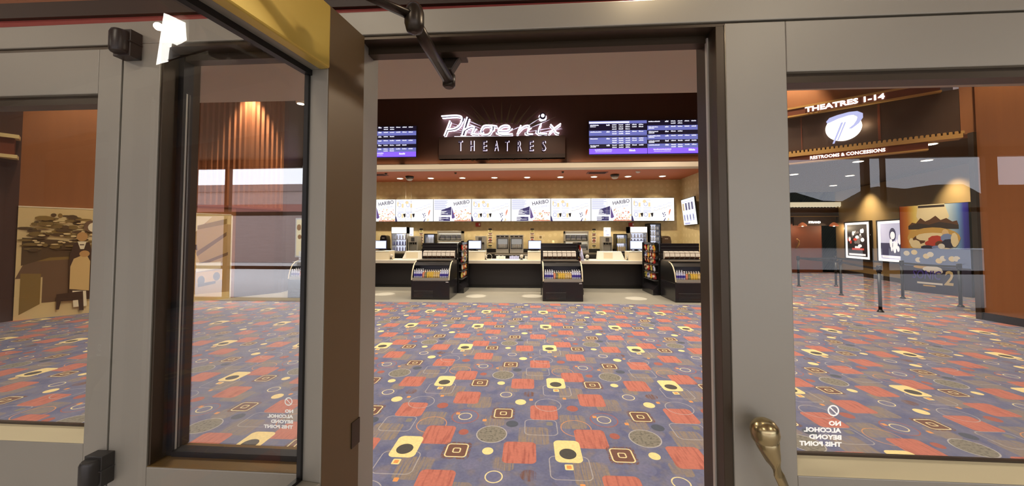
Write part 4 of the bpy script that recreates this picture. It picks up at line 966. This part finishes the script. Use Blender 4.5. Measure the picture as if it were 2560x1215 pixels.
for (a, b) in (((1040, 470), (1345, 560)), ((1045, 500), (1350, 575)), ((1050, 530), (1345, 585)), ((1055, 560), (1500, 598)), ((1140, 410), (1360, 500)), ((1150, 445), (1350, 525)), ((1700, 540), (1790, 500)), ((1880, 560), (2200, 505)), ((1900, 590), (2240, 530)), ((1890, 520), (2100, 430)), ((1860, 500), (2000, 410)), ((2060, 560), (2230, 520))):
    pa, pb = Vector(Z5(*a, SY + .0)), Vector(Z5(*b, SY + .0)); dr = (pb - pa).normalized(); nr = Vector((-dr.z, 0, dr.x)) * .012; m_ = pa.lerp(pb, .6 if a[0] < 1500 else .4)
    obj('streak', MB().prism([(pa.x, pa.z), ((m_ + nr).x, (m_ + nr).z), (pb.x, pb.z), ((m_ - nr).x, (m_ - nr).z)], 'y', SY + .0, SY + .012), M_STREAK, sg)
for ch, zx in zip('THEATRES', (1130, 1258, 1395, 1520, 1635, 1770, 1900, 2035)):
    x, y, z = Z5(zx, 712, SY - .09)
    a = text('panel_letter', ch, mat('letter_navy', (50, 40, 78), .4), sg, (x, y, z), .4, fit=(.125, .31), extrude=.012, offset=.002)
    text('letter_edge', ch, mat('letter_edge_glow', (236, 224, 255), .5, emit=1.6), sg, (x + .016, y + .02, z - .004), .4, fit=(.135, .325), extrude=.004, offset=.004)
for zx in (1133, 1258, 1300, 1435, 1555, 1708, 1868, 2008):
    x, y, z = Z5(zx, 862, SY + .02); obj('standoff', MB().box(x - .02, x + .02, SY, SY + .14, z - .04, z + .04), M_BRONZE, sg)
for x_ in (-5.5, -2.9, -.2, 2.5, 4.9): lamp('added_wall_wash', 'AREA', (x_, CY - .07, 4.0), 6, (1, .6, .3), 2.4, (x_, CY - .02, 5), size_y=.05)  # added warm uplights above the fascia, tint the lower dark wall

# showtime screens
M_D1 = scr('show_dark', (26, 20, 44), .8); M_D2 = scr('show_blue', (112, 116, 190), 1.0); M_D3 = scr('show_violet', (132, 92, 240), 1.3); M_D4 = scr('show_white', (240, 240, 255), 1.1); M_D5 = scr('show_edge', (64, 30, 180), 1.0)
DY = 10.95
def show(pxa, pxb, pyta, pytb, pyba, pybb, full, label):
    """px/py give the four corners as surveyed; full = dense left screen with a title strip"""
    A = Vector(W(pxa, pyba, DY)); B = Vector(W(pxb, pybb, DY)); D = Vector(W(pxa, pyta, DY)); E_ = Vector(W(pxb, pytb, DY))
    zb_, zt_ = (A.z + B.z) / 2, (D.z + E_.z) / 2; w = B.x - A.x; h = zt_ - zb_
    t = thing('showtime_screen', label, 'screen', (A.x, DY, zb_), group='showtime screens on the dark wall')
    obj('casing', MB().box(-.01, w + .01, .003, .07, -.02, h + .01), M_BLACK, t)
    obj('bracket', MB().box(w * .3, w * .7, .07, .25, h * .3, h * .7), M_BLACK, t)
    q = MB().face([(0, 0, 0), (w, 0, 0), (w, 0, h), (0, 0, h)], 0)
    def r_(a, b, c, d, m, yy=-.002): q.face([(a * w, yy, c * h), (b * w, yy, c * h), (b * w, yy, d * h), (a * w, yy, d * h)], m)
    r_(0, 1, 0, .17, 2); r_(0, 1, 0, .012, 4, -.003)
    rw = random.Random(len(label))
    def dash(a, c, l, hh=.028):
        n = max(3, int(l / .012)); 
        for k in range(n): r_(a + l * k / n, a + l * (k + .82) / n, c, c + hh * (.75 + .5 * rw.random()), 3, -.004)
    if full:
        r_(0, 1, .90, .985, 1); r_(0, .7, .915, .965, 3, -.003); rows = [(.70, .90, 0, 3, 5), (.555, .70, 1, 2, 5), (.535, .545, 1, 0, 0), (.50, .535, 0, 0, 0), (.30, .50, 1, 3, 5), (.17, .30, 0, 2, 5)]
    else: rows = [(.84, 1, 0, 2, 5), (.70, .84, 1, 1, 5), (.57, .70, 0, 1, 2), (.42, .57, 1, 1, 5), (.30, .42, 0, 1, 4), (.17, .30, 1, 2, 5)]
    for c, d, m, nl, nc in rows:
        if m: r_(0, 1, c, d, 1)
        if not nl: continue
        dash(.02, d - .055, .11 + .09 * rw.random()); 
        if rw.random() > .5: dash(.02, d - .095, .1)
        dash(.30, d - .06, .06, .04)
        for l in range(nl):
            for k in range(nc if (l == 0 or full) else 2):
                if full and l == nl - 1 and k > 2: continue
                dash(.40 + k * .115, d - .05 - l * .062, .08, .03)
    dash(.1, .115, .3); dash(.11, .07, .28, .015); dash(.69, .08, .11, .05)
    obj('picture', q, [M_D1, M_D2, M_D3, M_D4, M_D5], t)
show(1473, 1618, 302, 299.5, 386, 385, True, 'showtime screen with a lilac title strip, right of the neon sign')
show(1619, 1768, 300, 299, 384.5, 383, False, 'showtime screen at the right end beside the doorway edge')
show(905, 1040, 318, 314, 394, 392, False, 'showtime screen left of the neon sign')
show(762, 903, 320, 316, 397, 394, True, 'showtime screen mostly hidden behind the open door')

# ================================================================== RIGHT SIDE: portal, corridor, posters
ang = math.atan2(hd.y, hd.x)
def on_hdr(s, z, off=0.0):   # local coordinates of the header: x along, y = away from the camera
    return (s, off, z)
hp_ = thing('portal_header', 'dark brown portal header with lit cinema lettering and a round emblem on the right', 'sign', (H1[0], H1[1], 0), ang)
M_TRIM = mat('tan_trim', (190, 148, 84), .5); M_HBR = mat('header_brown', (66, 42, 28), .6, noise=.1); M_HRED = mat('header_rust', (112, 54, 30), .6)
obj('body', MB().box(-.6, 2.86, .0, .5, 3.78, 4.66), M_HBR, hp_)
obj('top_band', MB().box(-.7, 2.6, -.09, .3, 4.66, 4.85), M_HRED, hp_)
obj('top_trim', MB().box(-.7, 2.62, -.1, .0, 4.83, 4.875).box(-.7, 2.62, -.1, .0, 4.635, 4.67), M_TRIM, hp_)
q = MB().box(-.7, 2.88, -.06, .2, 3.635, 3.72)
for k in range(46):
    s_ = -.68 + k * .0785; q.prism([(s_, 3.72), (s_ + .05, 3.72), (s_ + .05, 3.76), (s_ + .04, 3.775), (s_ + .01, 3.775), (s_, 3.76)], 'y', -.06, .0)
obj('scalloped_trim', q, M_TRIM, hp_)
obj('lower_band', MB().box(-.7, 2.42, -.02, .1, 3.485, 3.635), M_HRED, hp_)
obj('lower_trim', MB().box(-.7, 2.42, -.03, .1, 3.455, 3.487), M_TRIM, hp_)
obj('seam', MB().box(1.69, 1.73, -.012, 0, 3.80, 4.62).box(.35, .37, -.01, 0, 3.80, 4.62), M_HRED, hp_)
text('header_lettering', 'THEATRES 1-14', M_TEXT, hp_, (1.12, -.105, 4.755), .2, fit=(1.36, .125), extrude=.01, offset=.006)
text('header_lettering', 'RESTROOMS & CONCESSIONS', M_TEXT, hp_, (1.15, -.035, 3.562), .12, fit=(1.28, .078), extrude=.006, offset=.002)
em = MB(); em.lathe([(.31, 0), (.315, .03), (.31, .06)], n=40).xf(Matrix.Translation((1.12, -.02, 4.19)) @ Matrix.Rotation(PI / 2, 4, 'X'))
e_ = obj('emblem', em, mat('emblem_glow', (255, 250, 240), .5, emit=1.8), hp_)
M_EB = scr('emblem_blue', (196, 200, 246), 1.0)
lb = MB()
def quad(pts, yy=-.084): lb.face([(1.12 + a, yy, 4.19 + b) for a, b in pts], 0)
quad([(-.2, -.36), (-.165, -.36), (.0, .12), (-.04, .12)]); quad([(-.12, -.3), (-.095, -.3), (.05, .12), (.02, .12)])
arc = [(-.3, .19), (-.24, .27), (-.1, .31), (.1, .34), (.24, .33), (.33, .26), (.33, .16), (.26, .04), (.14, -.06)]
arci = [(-.28, .14), (-.2, .17), (-.08, .22), (.1, .26), (.19, .25), (.24, .2), (.22, .12), (.17, .03), (.08, -.05)]
for k in range(len(arc) - 1): quad([arci[k], arci[k + 1], arc[k + 1], arc[k]], -.086)
obj('emblem_letter', lb, M_EB, e_)
lamp('emblem_lamp', 'POINT', (H1[0] + hd.x * 1.12 + .25, H1[1] + hd.y * 1.12 - .3, 4.19), 3, (1, .9, .6), .1)

# corridor downlights with lamps
c0 = None
for i, (x, y) in enumerate(((9.05, 8.33), (10.85, 10.08), (9.11, 10.14), (10.9, 12.45), (8.82, 12.11), (7.1, 14.5), (12.3, 14.8))):
    if c0 is None:
        c0 = thing('corridor_downlight', '', 'ceiling light', (x, y, 3.72), group='round downlights in the corridor ceiling')
        obj('rim', MB().lathe([(.13, -.012), (.135, -.004), (.135, 0)], n=20), M_RIM, c0); obj('lens', MB().disc((0, 0, -.014), .11, .11, 20, plane='z'), M_LENS, c0); o = c0
    else: o = dup(c0, (x, y, 3.72))
    o['label'] = ['large corridor downlight just inside the portal', 'corridor downlight right above the tall film banner', 'corridor downlight below the restrooms lettering', 'corridor downlight above the second lit poster', 'corridor downlight at the far left near the small marquee doorway', 'corridor downlight deep in the passage, hidden by the door stile', 'corridor downlight farthest down the passage'][i]
    lamp('corridor_lamp', 'SPOT', (x, y, 3.68), 190, (1, .85, .6), .08, (x, y, 0), 135, .8)
# wall grazers above the posters (scalloped pools of light)
wv = Vector((W2[0] - W1[0], W2[1] - W1[1])).normalized(); wn = Vector((wv.y, -wv.x))
if wn.x > 0: wn = -wn
def onw(s, off=0.0): p = Vector((W1[0], W1[1])) + wv * s + wn * off; return p
for s in (2.45, 6.3): 
    p = onw(s, .75); q_ = onw(s, .02); lamp('poster_washer', 'SPOT', (p.x, p.y, 3.66), 260, (1, .84, .58), .06, (q_.x, q_.y, 2.35), 80, 1.0)
wang = math.atan2(wv.y, wv.x)
def lightbox(s0, s1, z0, z1, label, kind):
    p = onw(s0); t = thing('poster_lightbox', label, 'poster', (p.x, p.y, z0), wang, group='framed posters in the corridor')
    w, h = s1 - s0, z1 - z0
    obj('frame', MB().box(0, w, -.09, -.0, 0, .05).box(0, w, -.09, 0, h - .05, h).box(0, .05, -.09, 0, .05, h - .05).box(w - .05, w, -.09, 0, .05, h - .05), M_BLACK, t)
    obj('light_border', MB().box(.05, w - .05, -.07, -.01, .05, h - .05), mat('poster_light', (255, 250, 244), .5, emit=1.0), t)
    q = MB(); a, b = .2, w - .2; y = -.075
    def r_(u0, u1, v0, v1, m, yy): q.face([(a + (b - a) * u0, yy, .14 + (h - .28) * v0), (a + (b - a) * u1, yy, .14 + (h - .28) * v0), (a + (b - a) * u1, yy, .14 + (h - .28) * v1), (a + (b - a) * u0, yy, .14 + (h - .28) * v1)], m)
    r_(0, 1, 0, 1, 0, y)
    rr_ = random.Random(len(label))
    if kind == 0:
        for k in range(26): q.disc((a + (b - a) * (.5 + rr_.gauss(0, .22)), y - .002 - k * 1e-4, .14 + (h - .28) * (.62 + rr_.gauss(0, .12))), .09 * rr_.uniform(.5, 1.5), .09 * rr_.uniform(.4, 1.1), 9, rr_.choice([1, 1, 3, 3, 2]))
        r_(.25, .85, .2, .26, 2, y - .006); r_(.4, .65, .26, .32, 1, y - .006)
    else:
        r_(0, 1, .1, .45, 3, y - .001)
        q.disc((a + (b - a) * .5, y - .003, .14 + (h - .28) * .68), .17, .25, 14, 3); q.disc((a + (b - a) * .5, y - .004, .14 + (h - .28) * .66), .12, .14, 12, 1)
        for k in range(16): q.disc((a + (b - a) * (.5 + rr_.gauss(0, .2)), y - .005 - k * 1e-4, .14 + (h - .28) * (.4 + rr_.gauss(0, .1))), .05 * rr_.uniform(.5, 1.6), .16 * rr_.uniform(.4, 1.1), 8, 1)
    r_(.08, .92, .03, .09, 1, y - .008)
    cols = [mat('p0_base', (40, 36, 38), .5, emit=.5), mat('p_white', (236, 234, 236), .5, emit=.8), mat('p_red', (190, 66, 50), .5, emit=.7), mat('p_grey', (120, 112, 110), .5, emit=.6)] if kind == 0 else \
           [mat('p1_base', (190, 190, 216), .5, emit=.7), mat('p_white', (236, 234, 236)), M_RED, mat('p1_slate', (70, 70, 100), .5, emit=.5)]
    obj('sheet', q, cols, t)
lightbox(.83, 2.55, .68, 2.28, 'lit film poster with a dark cloudy scene, left of the two on the olive wall', 0)
lightbox(2.93, 4.62, .68, 2.26, 'lit film poster with a pale blue figure, partly behind the tall banner', 1)

# tall film banner
S1 = Vector((11.36, 11.36)); S2 = Vector((11.76, 10.02)); sv = (S2 - S1).normalized()
t = thing('film_banner', 'tall rainbow-coloured film banner standing on the carpet, with a large number 2', 'banner', (S1.x, S1.y, 0), math.atan2(sv.y, sv.x))
bw, bh = 1.43, 2.56
obj('board', MB().box(.0, bw, 0, .1, .0, bh), M_BLACK, t)
def grad_mat():
    m = bpy.data.materials.new('banner_backdrop'); m.use_nodes = True; nt = m.node_tree; b = nt.nodes['Principled BSDF']; b.inputs['Roughness'].default_value = .45
    tc = nt.nodes.new('ShaderNodeTexCoord'); sp = nt.nodes.new('ShaderNodeSeparateXYZ'); cr = nt.nodes.new('ShaderNodeValToRGB'); mr = nt.nodes.new('ShaderNodeMapRange'); mr.inputs['From Max'].default_value = bw
    nt.links.new(tc.outputs['Object'], sp.inputs[0]); nt.links.new(sp.outputs[0], mr.inputs['Value']); nt.links.new(mr.outputs[0], cr.inputs[0]); nt.links.new(cr.outputs[0], b.inputs['Base Color'])
    e = cr.color_ramp; e.elements[0].color = (*lin((150, 60, 30)), 1); e.elements[1].color = (*lin((40, 30, 120)), 1)
    for p, c_ in ((.12, (196, 120, 50)), (.24, (226, 200, 110)), (.45, (236, 226, 196)), (.72, (196, 214, 220)), (.86, (110, 150, 200)), (.93, (60, 60, 160))):
        el = e.elements.new(p); el.color = (*lin(c_), 1)
    return m
obj('backdrop', MB().face([(.01, -.002, .75), (bw - .01, -.002, .75), (bw - .01, -.002, bh - .01), (.01, -.002, bh - .01)]), grad_mat(), t)
q = MB(); BN = [mat('bn_skin', (222, 190, 140), .6), mat('bn_brown', (92, 58, 34), .6), mat('bn_dark', (56, 42, 36), .6), mat('bn_cream', (232, 216, 176), .6), mat('bn_red', (186, 62, 44), .6), mat('bn_navy', (44, 42, 66), .6), mat('bn_blue', (120, 140, 190), .6), mat('bn_white', (226, 222, 214), .6), mat('bn_gold', (200, 160, 84), .6)]
ly = [-.004]
def ell_(u, v, a, b, m, n=20): ly[0] -= .0006; q.disc((u * bw, ly[0], v * bh), a * bw, b * bh, n, m)
def pol(pts, m): ly[0] -= .0006; q.face([(u * bw, ly[0], v * bh) for u, v in pts], m)
# plain generic shapes in the colours of the print (no figure)
pol([(.3, 1), (.68, 1), (.74, .86), (.66, .74), (.36, .74), (.27, .87)], 3); pol([(.3, .99), (.68, .99), (.68, .965), (.3, .965)], 2)
pol([(.14, .76), (.2, .8), (.26, .79), (.33, .85), (.4, .81), (.47, .83), (.55, .87), (.62, .82), (.7, .84), (.78, .8), (.84, .81), (.86, .76)], 1); pol([(.14, .76), (.3, .79), (.45, .77), (.6, .80), (.75, .78), (.86, .76), (.86, .72), (.14, .72)], 2)
ell_(.5, .62, .38, .12, 8); ell_(.5, .58, .36, .1, 3)
for (u, v, a, b, m) in ((.22, .66, .07, .05, 8), (.3, .6, .1, .05, 1), (.37, .63, .12, .04, 3), (.24, .55, .08, .05, 3), (.55, .60, .12, .05, 4), (.48, .56, .1, .035, 4), (.6, .55, .07, .04, 1), (.68, .67, .05, .05, 0), (.70, .62, .09, .05, 6), (.72, .56, .1, .05, 5), (.8, .6, .05, .08, 3), (.42, .515, .1, .025, 5), (.55, .515, .07, .022, 6), (.62, .53, .05, .03, 7)):
    ell_(u, v, a, b, m, 9)
pol([(0, .29), (1, .29), (1, .5), (0, .5)], 6)
for k in range(14):
    rr_ = random.Random(k); ell_(.1 + .06 * k, .4 + rr_.uniform(-.06, .06), .05, .03, [7, 6, 3][k % 3], 10)
pol([(0, .0), (1, .0), (1, .3), (0, .3)], 5)
ell_(.36, .29, .16, .02, 8); ell_(.48, .27, .14, .035, 7); ell_(.56, .25, .07, .03, 7)
pol([(.25, .1), (.62, .1), (.62, .12), (.25, .12)], 7); pol([(.34, .075), (.52, .075), (.52, .09), (.34, .09)], 8)
obj('artwork', q, BN, t)
text('banner_lettering', 'SONIC', mat('bn_letter_blue', (74, 64, 150), .5), t, (.40 * bw, -.045, .205 * bh), .3, fit=(.42 * bw, .1 * bh), extrude=.003, shear=.15, offset=.004)
text('banner_lettering', '2', mat('bn_letter_cream', (206, 186, 140), .5), t, (.71 * bw, -.045, .185 * bh), .3, fit=(.13 * bw, .16 * bh), extrude=.003, shear=.15, offset=.006)

# small marquee doorway at the end of the corridor
t = thing('marquee_doorway', 'far small theatre doorway with a white scalloped canopy and lit name', 'doorway', (12.95, 16.95, 0))
obj('canopy', (lambda q: [q.box(-1.6, 1.2, -.5, 0, 3.02, 3.2)] and [q.prism([(-1.6 + k * .14, 3.02), (-1.6 + k * .14 + .1, 3.02), (-1.6 + k * .14 + .05, 2.96)], 'y', -.5, -.48) for k in range(20)] and q)(MB()), mat('canopy_white', (236, 222, 186), .5, emit=.7), t)
obj('fascia', MB().box(-1.6, 1.2, -.3, 0, 2.55, 2.96), M_HBR, t); obj('fascia_line', MB().box(-1.6, 1.2, -.31, -.3, 2.55, 2.58), M_TRIM, t)
obj('recess', MB().box(-1.6, .5, -.06, 0, 0, 2.55), mat('door_rust', (120, 62, 34), .6), t)
obj('column', MB().box(1.1, 1.25, -.45, -.3, 0, 2.98), M_HBR, t)
text('name_lettering', 'STRAND', M_TEXT, t, (.0, -.33, 2.3), .2, fit=(.52, .1), extrude=.01, offset=.004)
obj('name_board', MB().box(-.9, .95, -.32, -.24, 2.15, 2.55), M_HBR, t)
for x in (-.66, .7):
    s_ = obj('sconce', MB().lathe([(.17, 0), (.14, .08), (.06, .15), (.03, .17)], x, -.5, 2.12, 14), mat('sconce_copper', (196, 110, 70), .4, emit=.3), t)
    obj('bulb', MB().lathe([(.02, 0), (.05, .04), (.02, .1)], x, -.5, 2.1, 10), mat('bulb', (255, 236, 190), .4, emit=12), s_)
    lamp('sconce_lamp', 'POINT', (12.95 + x, 16.4, 2.02), 12, WARM, .05)
obj('arm_curve', MB().tube([(-.75, -.2, 1.1), (-.62, -.2, 1.3), (-.6, -.2, 1.45), (-.7, -.2, 1.55)], .03, 8), M_TRIM, t)

# belt posts
posts = [(8.81, 12.02, 'far left one by the small doorway'), (10.03, 12.08, 'in front of the doorway column'), (8.64, 10.25, 'left of the first lit poster'), (7.53, 7.99, 'nearest one in the open carpet'), (9.81, 9.8, 'at the left foot of the film banner'), (9.95, 8.68, 'in front of the right part of the film banner')]
p0 = None
for x, y, nm in posts:
    if p0 is None:
        p0 = thing('belt_post', '', 'queue post', (x, y, 0), group='black queue posts')
        obj('base', MB().lathe([(.06, 0), (.06, .01), (.045, .03), (.034, .05)], n=20), M_BLACK, p0)
        obj('tube', MB().lathe([(.032, .05), (.032, .86)], n=14), M_BLACK, p0); obj('belt_head', MB().lathe([(.042, .86), (.045, .875), (.045, .985), (.035, .998)], n=14), M_BLACKG, p0); o = p0
    else: o = dup(p0, (x, y, 0))
    o['label'] = 'black queue post, ' + nm
for a, b in ((0, 1), (1, 4), (4, 5), (0, 2), (2, 3)):
    A, B = Vector(posts[a][:2]), Vector(posts[b][:2]); d = (B - A).normalized(); A2, B2 = A + d * .047, B - d * .047; n_ = Vector((-d.y, d.x)) * .003
    q = MB(); S_ = 10
    P_ = [(A2.lerp(B2, k / S_), -.012 * math.sin(PI * k / S_)) for k in range(S_ + 1)]
    for k in range(S_):
        (p, s1_), (r_, s2_) = P_[k], P_[k + 1]
        for sg_ in (1, -1):
            f = [(p.x + n_.x * sg_, p.y + n_.y * sg_, .90 + s1_), (r_.x + n_.x * sg_, r_.y + n_.y * sg_, .90 + s2_), (r_.x + n_.x * sg_, r_.y + n_.y * sg_, .95 + s2_), (p.x + n_.x * sg_, p.y + n_.y * sg_, .95 + s1_)]
            q.face(f if sg_ > 0 else f[::-1])
    tag(obj('queue_belt', q, mat('belt_black', (30, 28, 30), .7)), 'black queue belt ' + {(0, 1): 'along the back, by the small doorway', (1, 4): 'from the doorway column to the film banner', (4, 5): 'across the front of the film banner', (0, 2): 'running forward from the far left queue post', (2, 3): 'running to the nearest queue post'}[(a, b)], 'queue belt', 'queue belts')
tag(obj('wall_panel', MB().box(12.0, 12.2, 8.9, 10.2, 0, 2.3), mat('dark_panel', (84, 58, 36), .6)), 'dark brown panel standing right of the film banner', 'panel')

M_PANEL = mat('lamp_panel', (255, 252, 244), .5, emit=26)
t = thing('wall_lamp', 'small angular white wall lamp above the doorway, mirrored in the open door glass', 'wall lamp', (0, 0, 0))
ol = [(.332, 2.361), (.302, 2.348), (.241, 2.317), (.231, 2.255), (.281, 2.247), (.306, 2.304), (.323, 2.205), (.366, 2.188)]
obj('backplate', MB().box(.22, .375, .874, .889, 2.25, 2.35), M_RIM, t)
obj('diffuser', MB().prism(ol, 'y', .858, .874), M_PANEL, t)

# ================================================================== LEFT SIDE: mural, shelf sign, spotlights
mv = Vector((MBp[0] - MA[0], MBp[1] - MA[1])).normalized(); mang = math.atan2(mv.y, mv.x)
t = thing('street_mural', 'sepia photo mural of a street with trees and standing people on the angled left wall', 'mural', (MA[0], MA[1], 0), mang)
ML, MH = 3.3, 2.2
obj('panel', MB().box(0, ML, -.03, -.002, 0, MH), mat('mural_sky', (222, 196, 140), .7, noise=.05), t)
obj('top_edge', MB().box(0, ML, -.035, -.0, MH, MH + .02), mat('mural_edge', (240, 228, 196), .5), t)
obj('side_edge', MB().box(ML, ML + .03, -.035, -.0, 0, MH), MATS['mural_edge'], t)
q = MB(); MU = [mat('mu_dark', (92, 70, 42), .7), mat('mu_leaf', (128, 104, 56), .7), mat('mu_olive', (140, 112, 58), .7), mat('mu_road', (226, 200, 144), .7), mat('mu_brown', (116, 88, 62), .7), mat('mu_skin', (196, 150, 92), .7), mat('mu_coat', (216, 182, 120), .7), mat('mu_ink', (70, 48, 32), .7), mat('mu_white', (240, 226, 190), .7), mat('mu_tan', (184, 150, 100), .7), mat('mu_yellow', (206, 158, 70), .7)]
ly = [-.031]
def me(x, z, a, b, m, n=14): ly[0] -= .0003; q.disc((x, ly[0], z), a, b, n, m)
def mp_(pts, m): ly[0] -= .0003; q.face([(x, ly[0], z) for x, z in pts], m)
mp_([(0, 0), (ML, 0), (ML, .16), (.9, .32), (.45, .3), (.1, .12), (0, .06)], 3)
mp_([(.12, .95), (1.5, .95), (1.5, 1.3), (.12, 1.3)], 2)
mp_([(.0, .8), (1.5, .85), (1.5, 1.2), (.1, 1.12)], 4)
mp_([(.32, .3), (1.4, .3), (1.4, .9), (.32, .88)], 4); mp_([(.06, .1), (.3, .28), (.3, .88), (.06, .9)], 2)
mp_([(.06, 1.05), (.06, 1.6), (.5, 1.55), (1.1, 1.4), (1.1, 1.22), (.4, 1.2)], 0)
rr_ = random.Random(11)
for k in range(90):
    x = rr_.uniform(.08, 1.15); z = rr_.uniform(1.35, 2.06) - .15 * max(0, x - .7)
    me(x, z, rr_.uniform(.03, .12), rr_.uniform(.015, .05), rr_.choice([0, 0, 1, 1, 2]), 9)
for k in range(26): me(rr_.uniform(.2, 1.1), rr_.uniform(1.4, 1.95), rr_.uniform(.02, .06), rr_.uniform(.01, .025), 3, 8)
# man in a bow tie with a pale-coated child before him
me(.80, 1.62, .075, .1, 5); mp_([(.70, 1.5), (.90, 1.5), (.96, 1.2), (.94, .3), (.66, .3), (.64, 1.2)], 7)
mp_([(.74, 1.52), (.86, 1.52), (.83, 1.36), (.78, 1.36)], 8); mp_([(.77, 1.46), (.83, 1.46), (.83, 1.44), (.77, 1.44)], 7)
me(.92, 1.84, .11, .13, 4); me(.95, 1.82, .08, .1, 8)
mp_([(.70, 1.16), (.86, 1.26), (.92, 1.1), (.92, .48), (.66, .54), (.66, 1.0)], 6); me(.84, 1.26, .07, .07, 5)
mp_([(.70, .5), (.88, .48), (.9, .16), (.72, .16)], 8); mp_([(.5, .45), (.84, .48), (.86, .08), (.8, .08), (.78, .3), (.56, .3), (.54, .14), (.5, .14)], 7)
# building front, stairs and another man in the right half
mp_([(1.5, .16), (3.28, .16), (3.28, 1.95), (1.5, 2.0)], 9)
mp_([(2.55, 1.7), (2.9, 2.14), (2.5, 2.14), (2.5, 1.7)], 8); mp_([(2.62, 1.25), (3.2, 1.75), (3.2, 1.65), (2.62, 1.12)], 4); mp_([(2.6, .92), (3.24, 1.22), (3.24, 1.14), (2.6, .84)], 4)
mp_([(2.62, 1.9), (3.2, 2.1), (3.2, 1.96), (2.62, 1.8)], 2)
me(2.53, 1.32, .07, .1, 5); mp_([(2.48, 1.34), (2.5, 1.44), (2.62, 1.42), (2.63, 1.28), (2.59, 1.3), (2.56, 1.38)], 7)
mp_([(2.44, 1.2), (2.6, 1.22), (2.68, 1.0), (2.62, .78), (2.44, .78)], 6); mp_([(2.44, .78), (2.56, .78), (2.56, .18), (2.44, .18)], 2)
mp_([(2.62, .95), (3.1, .98), (3.1, .8), (2.62, .74)], 8); mp_([(2.62, .72), (3.15, .76), (3.15, .5), (2.62, .46)], 10)
me(3.02, .6, .07, .11, 7); me(2.72, .52, .07, .12, 7); mp_([(2.66, .36), (3.0, .42), (3.0, .48), (2.66, .44)], 7)
mp_([(1.5, 0), (3.28, 0), (3.28, .18), (1.5, .2)], 3)
obj('picture', q, MU, t)
t = thing('wall_drape', 'pleated rust fabric panel hung high on the left wall under the spotlight', 'wall drape', (MA[0], MA[1], 0), mang)
q = MB(); n_ = 84; x0_, x1_ = 2.05, 4.44
for k in range(n_):
    a, b = x0_ + (x1_ - x0_) * k / n_, x0_ + (x1_ - x0_) * (k + 1) / n_
    fa, fb = -.035 - .022 * math.cos(k * PI / 2), -.035 - .022 * math.cos((k + 1) * PI / 2)
    q.face([(a, fa, 2.45), (b, fb, 2.45), (b, fb, 6.5), (a, fa, 6.5)], 0, True)
obj('fabric', q, mat('rust_fabric', (140, 84, 50), .8), t); obj('hem_rail', MB().box(x0_, x1_, -.05, -.005, 2.4, 2.45), M_HRED, t); obj('top_rail', MB().box(x0_, x1_, -.06, -.0, 6.5, 6.56), M_HRED, t)
# signboard with cream rails, right end visible at the left edge
t = thing('wall_signboard', 'rust signboard with two cream rails high on the wall at the left edge', 'signboard', (MA[0], MA[1], 0), mang)
obj('board', MB().box(-1.6, -.06, -.28, -.08, 3.14, 3.5), M_HRED, t); obj('rail', MB().box(-1.6, -.01, -.32, -.06, 3.48, 3.55), mat('rail_cream', (226, 206, 150), .5), t); obj('rail', MB().box(-1.6, -.02, -.32, -.06, 3.1, 3.165), MATS['rail_cream'], t)
# spot fixtures grazing the left wall
def wall_spot(x, y, z, tx, ty, tz, e, a, label, size=.06):
    t = thing('ceiling_spotlight', label, 'ceiling light', (x, y, z))
    obj('can', MB().lathe([(.1, -.02), (.12, 0), (.12, .12)], n=16), M_RIM, t); obj('lens', MB().disc((0, 0, -.022), .09, .09, 16, plane='z'), M_LENS, t)
    lamp('spot_lamp', 'SPOT', (x, y, z - .04), e, WARM, size, (tx, ty, tz), a, .7)
wall_spot(-7.56, 9.08, 5.95, -7.64, 9.26, 4.2, 1100, 54, 'ceiling spotlight grazing the terracotta wall on the left')
wall_spot(6.55, 8.7, 6.4, 6.6, 9.1, 4.6, 420, 62, 'ceiling spotlight above the left end of the portal header')
wall_spot(8.3, 6.6, 6.4, 8.86, 6.4, 3.2, 420, 75, 'ceiling spotlight washing the terracotta wall at the right')
x, y, z = W(752, 258, 9.2)
wall_spot(x, y, z, x, y, 0, 60, 100, 'large round ceiling light left of the doorway, behind the open door glass')
for (px, py, Y) in ((1190, 740, 10.3), (1330, 740, 10.2), (960, 735, 10.4), (1590, 746, 10.1)):
    d = ray(px, py); tt = -CAM_Z / d[2]; lamp('added_pool_lamp', 'SPOT', (d[0] * tt, d[1] * tt - .4, ZS - .01 + 2.4), 2400, NEUT, .02, (d[0] * tt, d[1] * tt, 0), 5.2, .1)  # added narrow spots out of view, make the light patches on the tile
# terracotta wall fill lamps left and right
lamp('mural_lamp', 'SPOT', (-8.6, 5.9, 6.2), 330, WARM, .1, (-9.2, 7.4, 1.6), 70, .8)
